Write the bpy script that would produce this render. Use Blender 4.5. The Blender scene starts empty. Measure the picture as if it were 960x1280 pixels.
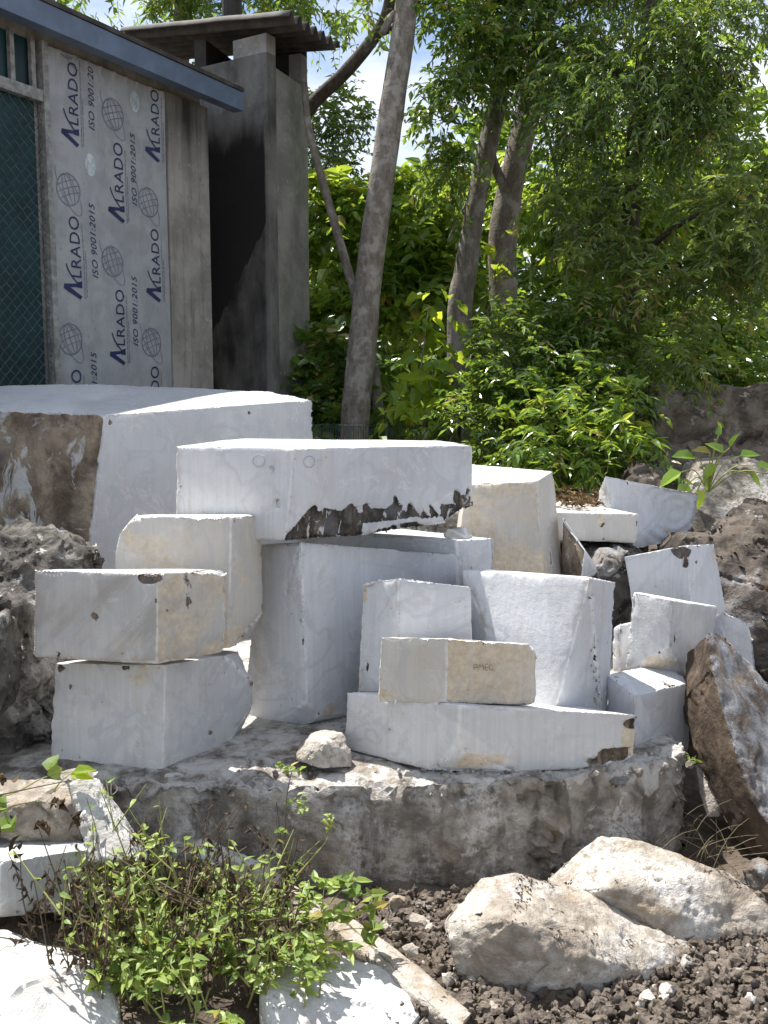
import bpy, bmesh, math, random
import numpy as np
from mathutils import Vector, Matrix, noise
random.seed(7)
rng = np.random.default_rng(11)
SC = bpy.context.scene
COL = SC.collection
R = math.radians

# ------------------------------------------------------------------ camera
F = 1200.0                      # focal length in pixels of the 960 x 1280 photograph
EYE = Vector((0, 0, 1.6))
TH = math.atan(150 / F)         # looking slightly down
cam = bpy.data.cameras.new('camera')
cam.sensor_fit = 'VERTICAL'; cam.sensor_height = 36; cam.lens = F / 1280 * 36
cam.clip_start = .05; cam.clip_end = 2000
co = bpy.data.objects.new('camera', cam); COL.objects.link(co)
co.location = EYE; co.rotation_euler = (R(90) - TH, 0, 0)
SC.camera = co

def P(x, y, Y):
    "the point seen at pixel (x, y) of the photograph that lies Y metres in front of the camera"
    u, v = (x - 480) / F, (640 - y) / F
    d = Vector((u, math.cos(TH) + v * math.sin(TH), -math.sin(TH) + v * math.cos(TH)))
    return EYE + d * (Y / d.y)

def Z(x, Y, z):
    "the point at height z, Y metres out, on the vertical plane through pixel column x"
    return Vector(((x - 480) / F * (Y * math.cos(TH) - (z - 1.6) * math.sin(TH)), Y, z))

# ------------------------------------------------------------------ object helpers
def tag(o, label=None, cat=None, group=None, kind=None):
    if label: o['label'] = label
    if cat: o['category'] = cat
    if group: o['group'] = group
    if kind: o['kind'] = kind
    return o

def empty(name, loc, label=None, cat=None, group=None):
    o = bpy.data.objects.new(name, None); COL.objects.link(o); o.location = loc
    o.empty_display_size = .1
    return tag(o, label, cat, group)

def link(name, me, parent=None, loc=None):
    o = bpy.data.objects.new(name, me); COL.objects.link(o)
    if loc is not None: o.location = loc
    if parent is not None:
        o.parent = parent
        o.matrix_parent_inverse = Matrix.Translation(parent.location).inverted()
    return o

def mesh_np(name, V, faces, mats, fmat=None, smooth=False, attrs=None):
    "mesh from a vertex array and an (n,3) or (n,4) face array, or a list of face lists"
    me = bpy.data.meshes.new(name)
    if isinstance(faces, np.ndarray):
        n, k = faces.shape
        me.vertices.add(len(V)); me.vertices.foreach_set('co', np.asarray(V, np.float32).ravel())
        me.loops.add(n * k); me.loops.foreach_set('vertex_index', faces.astype(np.int32).ravel())
        me.polygons.add(n); me.polygons.foreach_set('loop_start', np.arange(0, n * k, k, dtype=np.int32))
        me.polygons.foreach_set('loop_total', np.full(n, k, np.int32))
    else:
        me.from_pydata([tuple(v) for v in V], [], [tuple(f) for f in faces])
    for m in mats: me.materials.append(m)
    if fmat is not None: me.polygons.foreach_set('material_index', np.asarray(fmat, np.int32))
    me.polygons.foreach_set('use_smooth', np.full(len(me.polygons), smooth, bool))
    for k_, a in (attrs or {}).items():
        at = me.attributes.new(k_, 'FLOAT', 'POINT'); at.data.foreach_set('value', np.asarray(a, np.float32))
    me.update(calc_edges=True); me.validate()
    return me

class MB:
    "collects boxes, tubes and sheets into one mesh"
    def __init__(s): s.V = []; s.F = []; s.M = []
    def add(s, V, Fs, m=0):
        b = len(s.V); s.V += [Vector(v) for v in V]
        for f in Fs: s.F.append([b + i for i in f]); s.M.append(m)
    def hexa(s, a, m=0):   # 8 points: bottom loop, top loop
        s.add(a, [(3, 2, 1, 0), (4, 5, 6, 7), (0, 1, 5, 4), (1, 2, 6, 5), (2, 3, 7, 6), (3, 0, 4, 7)], m)
    def tube(s, pts, rad, n=8, m=0, cap=True):
        pts = [Vector(p) for p in pts]
        rad = rad if hasattr(rad, '__len__') else [rad] * len(pts)
        b = len(s.V); up = Vector((.31, .17, .93)); prev = None
        for i, p in enumerate(pts):
            t = (pts[min(i + 1, len(pts) - 1)] - pts[max(i - 1, 0)]).normalized()
            x = (prev - t * prev.dot(t)) if prev is not None else t.cross(up)
            if x.length < 1e-4: x = t.orthogonal()
            x.normalize(); prev = x; y = t.cross(x)
            for k in range(n):
                a = 2 * math.pi * k / n
                s.V.append(p + (x * math.cos(a) + y * math.sin(a)) * rad[i])
        for i in range(len(pts) - 1):
            for k in range(n):
                k2 = (k + 1) % n
                s.F.append([b + i * n + k, b + i * n + k2, b + (i + 1) * n + k2, b + (i + 1) * n + k]); s.M.append(m)
        if cap:
            s.F.append([b + k for k in range(n)][::-1]); s.M.append(m)
            s.F.append([b + (len(pts) - 1) * n + k for k in range(n)]); s.M.append(m)
    def build(s, name, mats, parent=None, smooth=False, origin=None):
        mats = mats if isinstance(mats, (list, tuple)) else [mats]
        org = Vector(origin) if origin is not None else Vector((0, 0, 0))
        me = mesh_np(name, [v - org for v in s.V], s.F, mats, s.M, smooth)
        return link(name, me, parent, org if origin is not None else None)

def smooth_path(pts, n=6):
    "Catmull-Rom through points"
    pts = [Vector(p) for p in pts]; out = []
    Q = [pts[0] * 2 - pts[1]] + pts + [pts[-1] * 2 - pts[-2]]
    for i in range(1, len(Q) - 2):
        for k in range(n):
            t = k / n; a, b, c, d = Q[i - 1], Q[i], Q[i + 1], Q[i + 2]
            out.append(.5 * ((2 * b) + (c - a) * t + (2 * a - 5 * b + 4 * c - d) * t * t + (3 * b - a - 3 * c + d) * t ** 3))
    out.append(pts[-1]); return out

# ------------------------------------------------------------------ materials
class NT:
    def __init__(s, name):
        s.m = bpy.data.materials.new(name); s.m.use_nodes = True
        s.t = s.m.node_tree; s.t.nodes.clear()
        s.out = s.n('ShaderNodeOutputMaterial')
    def n(s, typ, **kw):
        nd = s.t.nodes.new(typ)
        for k, v in kw.items():
            if k.startswith('_'): setattr(nd, k[1:], v)
            else:
                key = k.replace('__', ' ')
                sock = nd.inputs[int(k[1:])] if k[0] == 'i' and k[1:].isdigit() else nd.inputs[key]
                s.put(sock, v)
        return nd
    def put(s, sock, v):
        if hasattr(v, 'outputs'): v = v.outputs[0]
        if isinstance(v, bpy.types.NodeSocket): s.t.links.new(v, sock)
        elif isinstance(v, tuple) and len(v) == 3 and sock.type == 'RGBA': sock.default_value = (*v, 1)
        else: sock.default_value = v
    def math(s, op, a, b=0.0, clamp=False):
        nd = s.n('ShaderNodeMath', _operation=op, _use_clamp=clamp); s.put(nd.inputs[0], a); s.put(nd.inputs[1], b); return nd.outputs[0]
    def mix(s, f, a, b, blend='MIX'):
        nd = s.n('ShaderNodeMix', _data_type='RGBA', _blend_type=blend)
        s.put(nd.inputs[0], f); s.put(nd.inputs[6], a); s.put(nd.inputs[7], b); return nd.outputs[2]
    def noise(s, vec, scale, detail=5.0, rough=.55, dist=0.0):
        nd = s.n('ShaderNodeTexNoise'); s.put(nd.inputs['Vector'], vec)
        nd.inputs['Scale'].default_value = scale; nd.inputs['Detail'].default_value = detail
        nd.inputs['Roughness'].default_value = rough; nd.inputs['Distortion'].default_value = dist
        return nd.outputs[0]
    def ramp(s, f, lo, hi, a=0.0, b=1.0):
        nd = s.n('ShaderNodeMapRange', _interpolation_type='SMOOTHSTEP'); s.put(nd.inputs[0], f)
        for i, v in ((1, lo), (2, hi), (3, a), (4, b)): s.put(nd.inputs[i], v)
        return nd.outputs[0]
    def coords(s, scale=(1, 1, 1), kind='Object'):
        tc = s.n('ShaderNodeTexCoord'); oi = s.n('ShaderNodeObjectInfo')
        off = s.n('ShaderNodeVectorMath', _operation='SCALE'); off.inputs[0].default_value = (37.1, 19.7, 53.3)
        s.put(off.inputs['Scale'], oi.outputs['Random'])
        ad = s.n('ShaderNodeVectorMath', _operation='ADD'); s.put(ad.inputs[0], tc.outputs[kind]); s.put(ad.inputs[1], off.outputs[0])
        mp = s.n('ShaderNodeMapping'); s.put(mp.inputs['Vector'], ad.outputs[0]); mp.inputs['Scale'].default_value = scale
        return mp.outputs[0]
    def attr(s, name): return s.n('ShaderNodeAttribute', _attribute_name=name).outputs['Fac']
    def bump(s, h, strength=.3, dist=.01, nrm=None):
        nd = s.n('ShaderNodeBump'); nd.inputs['Strength'].default_value = strength; nd.inputs['Distance'].default_value = dist
        s.put(nd.inputs['Height'], h)
        if nrm is not None: s.put(nd.inputs['Normal'], nrm)
        return nd.outputs[0]
    def surf(s, col, rough=.6, nrm=None, spec=.5, metal=0.0, **kw):
        b = s.n('ShaderNodeBsdfPrincipled'); s.put(b.inputs['Base Color'], col); s.put(b.inputs['Roughness'], rough)
        b.inputs['Specular IOR Level'].default_value = spec; b.inputs['Metallic'].default_value = metal
        if nrm is not None: s.put(b.inputs['Normal'], nrm)
        for k, v in kw.items(): s.put(b.inputs[k.replace('_', ' ')], v)
        s.t.links.new(b.outputs[0], s.out.inputs[0]); return s.m

def marble_mat(name, white=(.66, .66, .66), grey=(.455, .46, .475), beige=(.52, .43, .31), crust_a=(.085, .062, .042), crust_b=(.30, .235, .17),
               warm=.0, dirt=1.0, streak=.0, crs=13.0):
    s = NT(name); c = s.coords()
    big = s.noise(c, 1.7, 4, .5, .6); mid = s.noise(c, 7, 6, .62, .4); fine = s.noise(c, 42, 6, .65); vf = s.noise(c, 170, 3, .6)
    col = s.mix(s.ramp(big, .38, .70, 0, .62), white, grey)
    sl = s.noise(s.coords((46, 46, 1.1)), 1.5, 4, .6); col = s.mix(s.ramp(sl, .42, .66, 0, .28), col, grey)
    gen = s.n('ShaderNodeTexCoord').outputs['Generated']; oi = s.n('ShaderNodeObjectInfo').outputs['Random']
    sx = s.n('ShaderNodeSeparateXYZ'); s.put(sx.inputs[0], gen)
    q = s.math('ADD', s.math('MULTIPLY', sx.outputs[0], .8), s.math('MULTIPLY', sx.outputs[2], s.math('SUBTRACT', oi, .5)))
    q = s.math('ADD', q, s.math('MULTIPLY', s.math('SUBTRACT', big, .5), .25))
    edge = s.math('ADD', .18, s.math('MULTIPLY', oi, .45))
    pt = s.ramp(s.math('SUBTRACT', q, edge), -.006, .008)
    col = s.mix(s.math('MULTIPLY', pt, .22), col, tuple(x * .72 for x in grey))
    lo = s.ramp(s.math('ADD', sx.outputs[2], s.math('MULTIPLY', s.math('SUBTRACT', big, .5), .5)), .0, .30, .30, 0)
    col = s.mix(lo, col, (.56, .52, .46))
    # faint grey veins and a few sugary light ones
    vn = s.noise(c, 2.6, 5, .5, 1.6); ve = s.math('ABSOLUTE', s.math('SUBTRACT', vn, .5))
    col = s.mix(s.math('MULTIPLY', s.ramp(ve, .0, .05, .55, 0), s.ramp(big, .34, .56)), col, (.42, .43, .46))
    vn2 = s.noise(c, 4.1, 6, .6, 2.2); ve2 = s.math('ABSOLUTE', s.math('SUBTRACT', vn2, .53))
    col = s.mix(s.math('MULTIPLY', s.ramp(ve2, 0, .03, .30, 0), s.ramp(mid, .42, .6)), col, (.80, .80, .80))
    if streak:
        sv = s.n('ShaderNodeMapping'); s.put(sv.inputs['Vector'], c); sv.inputs['Rotation'].default_value = (0, R(-42), 0)
        sw = s.n('ShaderNodeMapping'); s.put(sw.inputs['Vector'], sv.outputs[0]); sw.inputs['Scale'].default_value = (5.5, 2, 1.6); sv = sw
        col = s.mix(s.ramp(s.noise(sv.outputs[0], 1.5, 5, .6, .5), .42, .60, 0, streak), col, (.33, .31, .295))
    # blotchy handling dirt, rain streaks and specks
    st = s.coords((9, 9, .8)); strk = s.noise(st, 3.0, 5, .6)
    col = s.mix(s.math('MULTIPLY', s.ramp(strk, .50, .74, 0, .5 * dirt), s.ramp(mid, .38, .62)), col, (.47, .42, .35))
    col = s.mix(s.ramp(mid, .54, .76, 0, .42 * dirt), col, (.50, .44, .37))
    col = s.mix(s.math('MULTIPLY', s.ramp(fine, .64, .69, 0, .85 * dirt), s.ramp(mid, .48, .60)), col, (.19, .165, .14))
    if warm: col = s.mix(warm, col, (.66, .58, .46))
    ef = s.ramp(s.math('ADD', s.attr('edge'), s.math('MULTIPLY', s.math('SUBTRACT', mid, .5), 1.6)), .45, .95)
    col = s.mix(s.math('MULTIPLY', ef, .75), col, (.76, .755, .75))
    col = s.mix(s.math('MULTIPLY', s.math('MULTIPLY', s.attr('edge'), s.ramp(s.noise(c, 9, 5, .6), .54, .66)), .6), col, (.40, .33, .25))
    # stains that belong to the stone: beige weathering, dark crust with white scars
    stn = s.attr('stain'); cr = s.attr('crust')
    sm = s.math('ADD', stn, s.math('MULTIPLY', s.math('SUBTRACT', mid, .5), .9))
    sf = s.ramp(sm, .32, .58)
    bcol = s.mix(s.ramp(fine, .35, .68), beige, (beige[0] * 1.35, beige[1] * 1.38, beige[2] * 1.42))
    bcol = s.mix(s.ramp(s.noise(s.coords((14, 14, .7)), 1.8, 5, .6), .50, .66, 0, .6), bcol, (.60, .57, .52))
    bcol = s.mix(s.ramp(s.noise(c, 13, 6, .7), .52, .72, 0, .6), bcol, (.30, .22, .14))
    col = s.mix(s.math('MULTIPLY', sf, .82), col, bcol)
    cm = s.math('ADD', cr, s.math('MULTIPLY', s.math('SUBTRACT', s.noise(c, crs, 8, .66, .5), .5), 1.5))
    cf = s.ramp(cm, .42, .52)
    ccol = s.mix(s.ramp(s.noise(c, crs * .8, 8, .68, .4), .36, .66), crust_a, crust_b)
    if crs > 10: ccol = s.mix(s.ramp(s.noise(s.coords((30, 30, 5)), 1.6, 5, .65), .40, .64, 0, .75), ccol, tuple(x * .45 for x in crust_a))
    ccol = s.mix(s.ramp(s.noise(c, crs * 2.2, 7, .7), .52, .70, 0, .7), ccol, tuple(x * .4 for x in crust_a))
    ccol = s.mix(s.ramp(s.noise(c, crs * .35, 4, .6), .56, .66, 0, .7), ccol, (.13, .135, .15))
    ccol = s.mix(s.ramp(s.noise(s.coords((1, 1, .5)), crs * 1.3, 6, .62, 1.2), .585, .63, 0, .9), ccol, (.60, .60, .60))
    col = s.mix(cf, col, ccol)
    h = s.math('ADD', s.math('MULTIPLY', fine, .55), s.math('MULTIPLY', vf, .3))
    h = s.math('ADD', s.math('ADD', h, s.math('MULTIPLY', sl, .5)), s.math('MULTIPLY', mid, .7))
    bs = s.bump(h, .5, .007)
    b2 = s.bump(s.noise(c, 26, 8, .72), .0, .02, bs)
    nd = b2.node; s.put(nd.inputs['Strength'], s.math('MULTIPLY', s.math('MAXIMUM', cf, s.math('MULTIPLY', sf, .35)), .75))
    return s.surf(col, s.ramp(fine, .3, .7, .5, .72), b2, .35)

def rock_mat(name, base, dark, light, lf=.5, sc=1.0, bump=.8, spot=.0, warm=None, drip=0.0):
    "natural weathered stone: base colour, dark lichen, pale broken patches"
    s = NT(name); c = s.coords()
    big = s.noise(c, 2.4 * sc, 6, .6, .5); mid = s.noise(c, 8 * sc, 7, .66, .5); fine = s.noise(c, 38 * sc, 7, .68); vf = s.noise(c, 150, 4, .6)
    col = s.mix(s.ramp(mid, .36, .64), dark, base)
    if warm: col = s.mix(s.ramp(s.noise(c, 5 * sc, 6, .65, 1.2), .54, .70, 0, .8), col, warm)
    col = s.mix(s.math('MULTIPLY', s.ramp(big, .62 - lf * .25, .78 - lf * .25), s.ramp(fine, .36, .56)), col, light)
    col = s.mix(s.ramp(s.noise(c, 17 * sc, 7, .7, .3), .64 - .08 * lf, .70 - .08 * lf, 0, .8), col, light)
    col = s.mix(s.math('MULTIPLY', s.ramp(fine, .60, .70), .7), col, dark)
    if drip: col = s.mix(s.ramp(s.noise(s.coords((5, 5, .7)), 1.6, 6, .62), .50, .66, 0, drip), col, tuple(x * .7 for x in dark))
    col = s.mix(s.attr('crust'), col, s.mix(s.ramp(mid, .36, .70), tuple(x * .7 for x in dark), tuple(x * 1.9 for x in dark)))
    col = s.mix(s.math('MULTIPLY', s.ramp(s.math('ADD', s.attr('stain'), s.math('SUBTRACT', mid, .5)), .35, .6), .8), col, light)
    h = s.math('ADD', s.math('MULTIPLY', mid, 1.5), s.math('ADD', s.math('MULTIPLY', fine, .7), s.math('MULTIPLY', vf, .2)))
    return s.surf(col, .82, s.bump(h, min(1, bump * 1.2), .018), .25)

def leaf_mat(name, dark, light, trans=(.30, .46, .03), tf=.38, rough=.38, spec=.5):
    s = NT(name); t = s.attr('tint')
    gi = s.n('ShaderNodeNewGeometry')
    col = s.mix(t, dark, light); col = s.mix(s.ramp(t, .975, .985), col, (.30, .22, .05))
    b = s.n('ShaderNodeBsdfPrincipled'); s.put(b.inputs['Base Color'], col); b.inputs['Roughness'].default_value = rough
    b.inputs['Specular IOR Level'].default_value = spec
    tr = s.n('ShaderNodeBsdfTranslucent'); s.put(tr.inputs[0], s.mix(t, (trans[0] * .55, trans[1] * .6, trans[2]), trans))
    mx = s.n('ShaderNodeMixShader'); mx.inputs[0].default_value = tf
    s.t.links.new(b.outputs[0], mx.inputs[1]); s.t.links.new(tr.outputs[0], mx.inputs[2]); s.t.links.new(mx.outputs[0], s.out.inputs[0])
    return s.m

def bark_mat(name, a, b, sc=1.0, lich=(.42, .41, .37), lf=.25):
    s = NT(name); c = s.coords((1, 1, .35)); c2 = s.coords((1, 1, 2.4))
    n1 = s.noise(c, 26 * sc, 7, .7, .5); n2 = s.noise(c2, 16 * sc, 6, .65, .6); n3 = s.noise(s.coords(), 7, 5, .6)
    col = s.mix(s.ramp(n1, .34, .66), a, b)
    col = s.mix(s.ramp(n2, .58, .68, 0, .6), col, (a[0] * .45, a[1] * .45, a[2] * .45))
    col = s.mix(s.ramp(n3, .62 - lf * .3, .74 - lf * .3, 0, .75), col, lich)
    return s.surf(col, .85, s.bump(s.math('ADD', n1, n2), .7, .012), .2)

def plain_mat(name, col, rough=.6, metal=0.0, var=.25, sc=9.0, bump=.15, spec=.4):
    s = NT(name); c = s.coords(); n = s.noise(c, sc, 6, .65); f = s.noise(c, sc * 7, 4, .6)
    cc = s.mix(s.ramp(n, .35, .7), tuple(x * (1 - var) for x in col), tuple(min(1, x * (1 + var)) for x in col))
    cc = s.mix(s.ramp(f, .6, .74, 0, .4), cc, tuple(x * .5 for x in col))
    return s.surf(cc, rough, s.bump(f, bump, .004), spec, metal)

M = {}
M['marble'] = marble_mat('white_marble')
M['marble_warm'] = marble_mat('cream_marble', white=(.61, .595, .565), grey=(.46, .435, .40), warm=.12, dirt=1.3)
M['marble_grey'] = marble_mat('grey_streaked_marble', white=(.57, .565, .55), grey=(.36, .35, .34), dirt=1.4, streak=.75)
M['marble_blue'] = marble_mat('cool_marble', white=(.635, .65, .68), grey=(.455, .475, .52), dirt=.8)
M['brown_face'] = marble_mat('brown_crusted_marble', white=(.595, .61, .64), crust_a=(.125, .092, .065), crust_b=(.44, .36, .27), dirt=.6, crs=4.0)
M['marble_shaded'] = marble_mat('shaded_grey_marble', white=(.40, .41, .41), grey=(.27, .275, .28), dirt=1.6)  # darker marble copy: dappled weed shade put into the base colour
M['black_edge'] = marble_mat('black_edged_marble', white=(.635, .65, .68), grey=(.46, .48, .525), dirt=.7, crust_a=(.035, .030, .026), crust_b=(.17, .145, .12))
M['slab'] = rock_mat('grey_slab_stone', (.36, .325, .28), (.14, .12, .10), (.60, .58, .55), .64, 1.1, 1.0, warm=(.30, .245, .18), drip=.75)
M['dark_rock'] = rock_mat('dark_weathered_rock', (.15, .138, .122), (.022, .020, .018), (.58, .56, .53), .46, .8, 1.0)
M['brown_rock'] = rock_mat('brown_weathered_rock', (.13, .108, .09), (.028, .023, .019), (.42, .42, .44), .32, .7, 1.0, warm=(.14, .09, .055))
M['pale_rock'] = rock_mat('pale_marble_rock', (.45, .405, .345), (.25, .21, .168), (.60, .58, .545), .62, 1.2, .8, warm=(.34, .25, .16))
M['white_rock'] = rock_mat('white_broken_rock', (.54, .535, .52), (.40, .38, .355), (.64, .64, .63), .75, .9, .5)
M['plank_rock'] = rock_mat('brown_grey_slab', (.25, .25, .255), (.10, .078, .058), (.38, .40, .43), .36, .8, .7, warm=(.22, .165, .11))
M['lean_slab'] = rock_mat('leaning_brown_slab', (.27, .275, .29), (.075, .055, .040), (.40, .42, .46), .30, .9, .6, warm=(.24, .17, .10))
M['ledge_rock'] = rock_mat('brown_ledge_rock', (.24, .195, .15), (.07, .055, .042), (.46, .43, .40), .4, .7, 1.0)
M['brown_slab'] = rock_mat('brown_stained_slab', (.48, .44, .39), (.31, .25, .19), (.60, .59, .57), .45, 1.0, .8)

# ------------------------------------------------------------------ stones
def fbm(p, o=4):
    return noise.fractal(p, 1.0, 2.0, o)

def stone(name, pts, mat, label=None, cat='block', clips=(), cell=.02, chip=.010, rnd=.004, und=.004, rough=0.0, rsc=7.0,
          paint=(), group=None, kind=None, parent=None, fine=.5, smooth_angle=38, seed=0, ridged=0.0, rmf=0.0, flat_top=1.0, corners=True, crust_depth=.007):
    """a stone: the convex body of PTS cut by CLIPS, refined, then chipped along its edges and roughened.
    paint: (attribute, point, radii, strength, noise) ellipsoids or (attribute, point, None, strength) for the whole face nearest a point"""
    bm = bmesh.new()
    def rehull(vs):
        b = bmesh.new()
        for v in vs: b.verts.new(v)
        bmesh.ops.remove_doubles(b, verts=b.verts, dist=.0025)
        r = bmesh.ops.convex_hull(b, input=b.verts)
        dead = [g for g in set(r['geom_interior'] + r['geom_unused']) if isinstance(g, bmesh.types.BMVert)]
        bmesh.ops.delete(b, geom=dead, context='VERTS')
        return b
    bm = rehull(pts)
    for (c, n) in clips:
        bmesh.ops.bisect_plane(bm, geom=bm.verts[:] + bm.edges[:] + bm.faces[:], plane_co=c, plane_no=n, clear_outer=True)
        vs = [v.co.copy() for v in bm.verts]; bm.free(); bm = rehull(vs)
    if cat == 'block' and corners:        # knocked-off corners
        rk = random.Random(seed * 13 + 5); cen = sum((v.co for v in bm.verts), Vector()) / len(bm.verts)
        bm.normal_update()
        def outward(v):
            ns = []
            for f in sorted(v.link_faces, key=lambda f: -f.calc_area()):
                if all(f.normal.dot(m_) < .95 for m_ in ns): ns.append(f.normal.copy())
            return sum(ns[:4], Vector()).normalized()
        for c_, d_ in [(v.co.copy(), outward(v)) for v in rk.sample(bm.verts[:], 3)]:
            d_ = (d_ + Vector((rk.uniform(-.15, .15), rk.uniform(-.15, .15), rk.uniform(-.15, .15)))).normalized()
            bmesh.ops.bisect_plane(bm, geom=bm.verts[:] + bm.edges[:] + bm.faces[:], plane_co=c_ - d_ * rk.uniform(.003, .012), plane_no=d_, clear_outer=True)
            q_ = [v.co.copy() for v in bm.verts]; bm.free(); bm = rehull(q_)
    bm.normal_update(); bm.faces.ensure_lookup_table()
    # group near-coplanar triangles into faces of the stone
    ids = {}; planes = []
    lim = math.cos(R(13))
    for f in sorted(bm.faces, key=lambda f: -f.calc_area()):
        if f.index in ids: continue
        k = len(planes); stack = [f]; ids[f.index] = k; acc = f.normal * f.calc_area(); c = f.calc_center_median() * f.calc_area(); A = f.calc_area()
        while stack:
            g = stack.pop()
            for e in g.edges:
                for h in e.link_faces:
                    if h.index not in ids and h.normal.dot(f.normal) > lim:
                        ids[h.index] = k; stack.append(h); a = h.calc_area(); acc += h.normal * a; c += h.calc_center_median() * a; A += a
        planes.append((acc.normalized(), c / max(A, 1e-9), A))
    for f in bm.faces: f.material_index = ids[f.index]
    N = np.array([p[0] for p in planes]); C = np.array([p[1] for p in planes]); D = (N * C).sum(1); D[np.array([p[2] for p in planes]) < 4e-6] = 99
    NN = (N @ N.T) > .94
    def edge_dists(Q, K):
        d = np.abs(D[None, :] - Q @ N.T)
        d[NN[K]] = 9
        return d.min(1)
    for it in range(12):
        bm.verts.index_update()
        VC = np.array([v.co[:] for v in bm.verts]); el = bm.edges[:]
        EI = np.array([(e.verts[0].index, e.verts[1].index) for e in el])
        K = np.array([[e.link_faces[0].material_index, e.link_faces[-1].material_index] for e in el])
        A_, B_ = VC[EI[:, 0]], VC[EI[:, 1]]
        ln = np.linalg.norm(A_ - B_, axis=1)
        ed = edge_dists((A_ + B_) / 2, K[:, 0])
        t = cell * (fine + (1.9 - fine) * np.clip((ed - .01) / .10, 0, 1)) * 1.5
        if rough > .006: t = np.minimum(t, cell * 1.5)
        t = np.where(K[:, 0] != K[:, 1], cell * fine * 1.6, t)
        es = [el[i] for i in np.nonzero(ln > t)[0]]
        if not es: break
        bmesh.ops.subdivide_edges(bm, edges=es, cuts=1)
        bmesh.ops.triangulate(bm, faces=[f for f in bm.faces if len(f.verts) > 3])
    bmesh.ops.beautify_fill(bm, faces=bm.faces[:], edges=[e for e in bm.edges if len(e.link_faces) == 2 and e.link_faces[0].material_index == e.link_faces[1].material_index])
    bm.normal_update()
    vs = bm.verts[:]; n = len(vs)
    EDG = edge_dists(np.array([v.co[:] for v in vs]), np.array([v.link_faces[0].material_index for v in vs]))
    fk = [v.link_faces[0].material_index for v in vs]
    multi = [len({f.material_index for f in v.link_faces}) for v in vs]
    at = {'stain': np.zeros(n), 'crust': np.zeros(n), 'edge': np.exp(-EDG / .011)}
    mid = sum((Vector(p) for p in pts), Vector()) / len(pts)
    so = Vector((seed * 3.7 + mid.x * 5.1, seed * 1.3, mid.z * 3.3))
    if cat == 'block':        # scattered stains and dark flecks
        rk = random.Random(seed * 7 + 1); paint = list(paint)
        for _ in range(3):
            q_ = rk.choice(vs).co.copy(); r_ = rk.uniform(.012, .05); paint.append(('stain', q_, (r_, r_, r_ * rk.uniform(.6, 2.2)), rk.uniform(.25, .5)))
        for _ in range(7):
            q_ = rk.choice(vs).co.copy(); r_ = rk.uniform(.004, .010); paint.append(('crust', q_, (r_, r_, r_ * rk.uniform(.6, 2.5)), .9))
    # face chosen by a point: the plane of the triangle nearest to it
    fp = []
    for q in paint:
        if callable(q[1]): fp.append(None)
        elif q[2] is None:
            best = min(bm.faces, key=lambda f: (f.calc_center_median() - q[1]).length_squared)
            fp.append(best.material_index)
        else: fp.append(None)
    faceset = [{f.material_index for f in v.link_faces} for v in vs]
    new = []
    for i, v in enumerate(vs):
        p = v.co.copy(); nn = v.normal.copy()
        e = 0.0 if multi[i] > 1 else EDG[i]
        rl = 0.0
        for j, q in enumerate(paint):
            if callable(q[1]):
                at[q[0]][i] = max(at[q[0]][i], q[1](p, nn)); continue
            if q[2] is None:
                if fp[j] in faceset[i]:
                    at[q[0]][i] = max(at[q[0]][i], q[3] * (1 if len(faceset[i]) == 1 else .8))
                    if len(q) > 4: rl = max(rl, q[4])
            else:
                w = p - q[1]; r = q[2] if hasattr(q[2], '__len__') else (q[2],) * 3
                s_ = 1 - math.sqrt((w.x / r[0]) ** 2 + (w.y / r[1]) ** 2 + (w.z / r[2]) ** 2)
                s_ += .45 * fbm((p + so) * 9, 3)
                if s_ > 0:
                    at[q[0]][i] = max(at[q[0]][i], q[3] * min(1, s_ * 2.4))
        d = und * fbm((p + so) * 2.2, 3)
        rr = max(rough, rl)
        if at['crust'][i] > .5 and not rr: d -= crust_depth * (1 + .9 * noise.noise(Vector((p.x * 40 + p.z * 14, p.y * 20, p.z * 9))))
        if rr:
            f1 = fbm((p + so) * rsc, 5)
            d += rr * f1
            if ridged: d -= ridged * rr * abs(noise.noise((p + so) * rsc * .6)) * 2
        if rmf: d += rmf * (noise.ridged_multi_fractal((p + so) * rsc, .9, 2.1, 5, 1.0, 2.0) - 1.2)
        if nn.z > .75: d *= flat_top
        nz = noise.noise((p + so) * 17) * .5 + noise.noise((p + so) * 46) * .35 + noise.noise((p + so) * 6) * .5
        d -= chip * max(0, nz + .12) * math.exp(-e / (chip * 1.3 + 1e-6)) * 2.0
        d -= rnd * math.exp(-e / (rnd * 1.6 + 1e-6)) * (1 + .5 * nz)
        new.append(p + nn * d)
    for v, p in zip(vs, new): v.co = p
    zmin = min(p.z for p in new)
    org = Vector((sum(p.x for p in new) / n, sum(p.y for p in new) / n, zmin))
    bmesh.ops.translate(bm, verts=vs, vec=-org)
    for f in bm.faces: f.material_index = 0; f.smooth = True
    me = bpy.data.meshes.new(name); bm.to_mesh(me); bm.free()
    me.materials.append(mat if not isinstance(mat, str) else M[mat])
    for k_, a in at.items():
        A_ = me.attributes.new(k_, 'FLOAT', 'POINT'); A_.data.foreach_set('value', a.astype(np.float32))
    me.set_sharp_from_angle(angle=R(smooth_angle))
    o = link(name, me, parent, org)
    if parent is None: tag(o, label, cat, group, kind)
    return o

def cut(a, b, depth, outside):
    "a clipping plane through the line a-b, running back along depth; the side of the point OUTSIDE goes"
    n = (b - a).cross(Vector(depth)).normalized()
    if n.dot(outside - a) < 0: n = -n
    return (a, n)

def PF(x, y, Y): return P(x, y, Y * min(1.0, .93 + .07 * max(0, y - 1090) / 180))
def PS(x, y, Y): return P(x, y, Y * .935)

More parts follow.
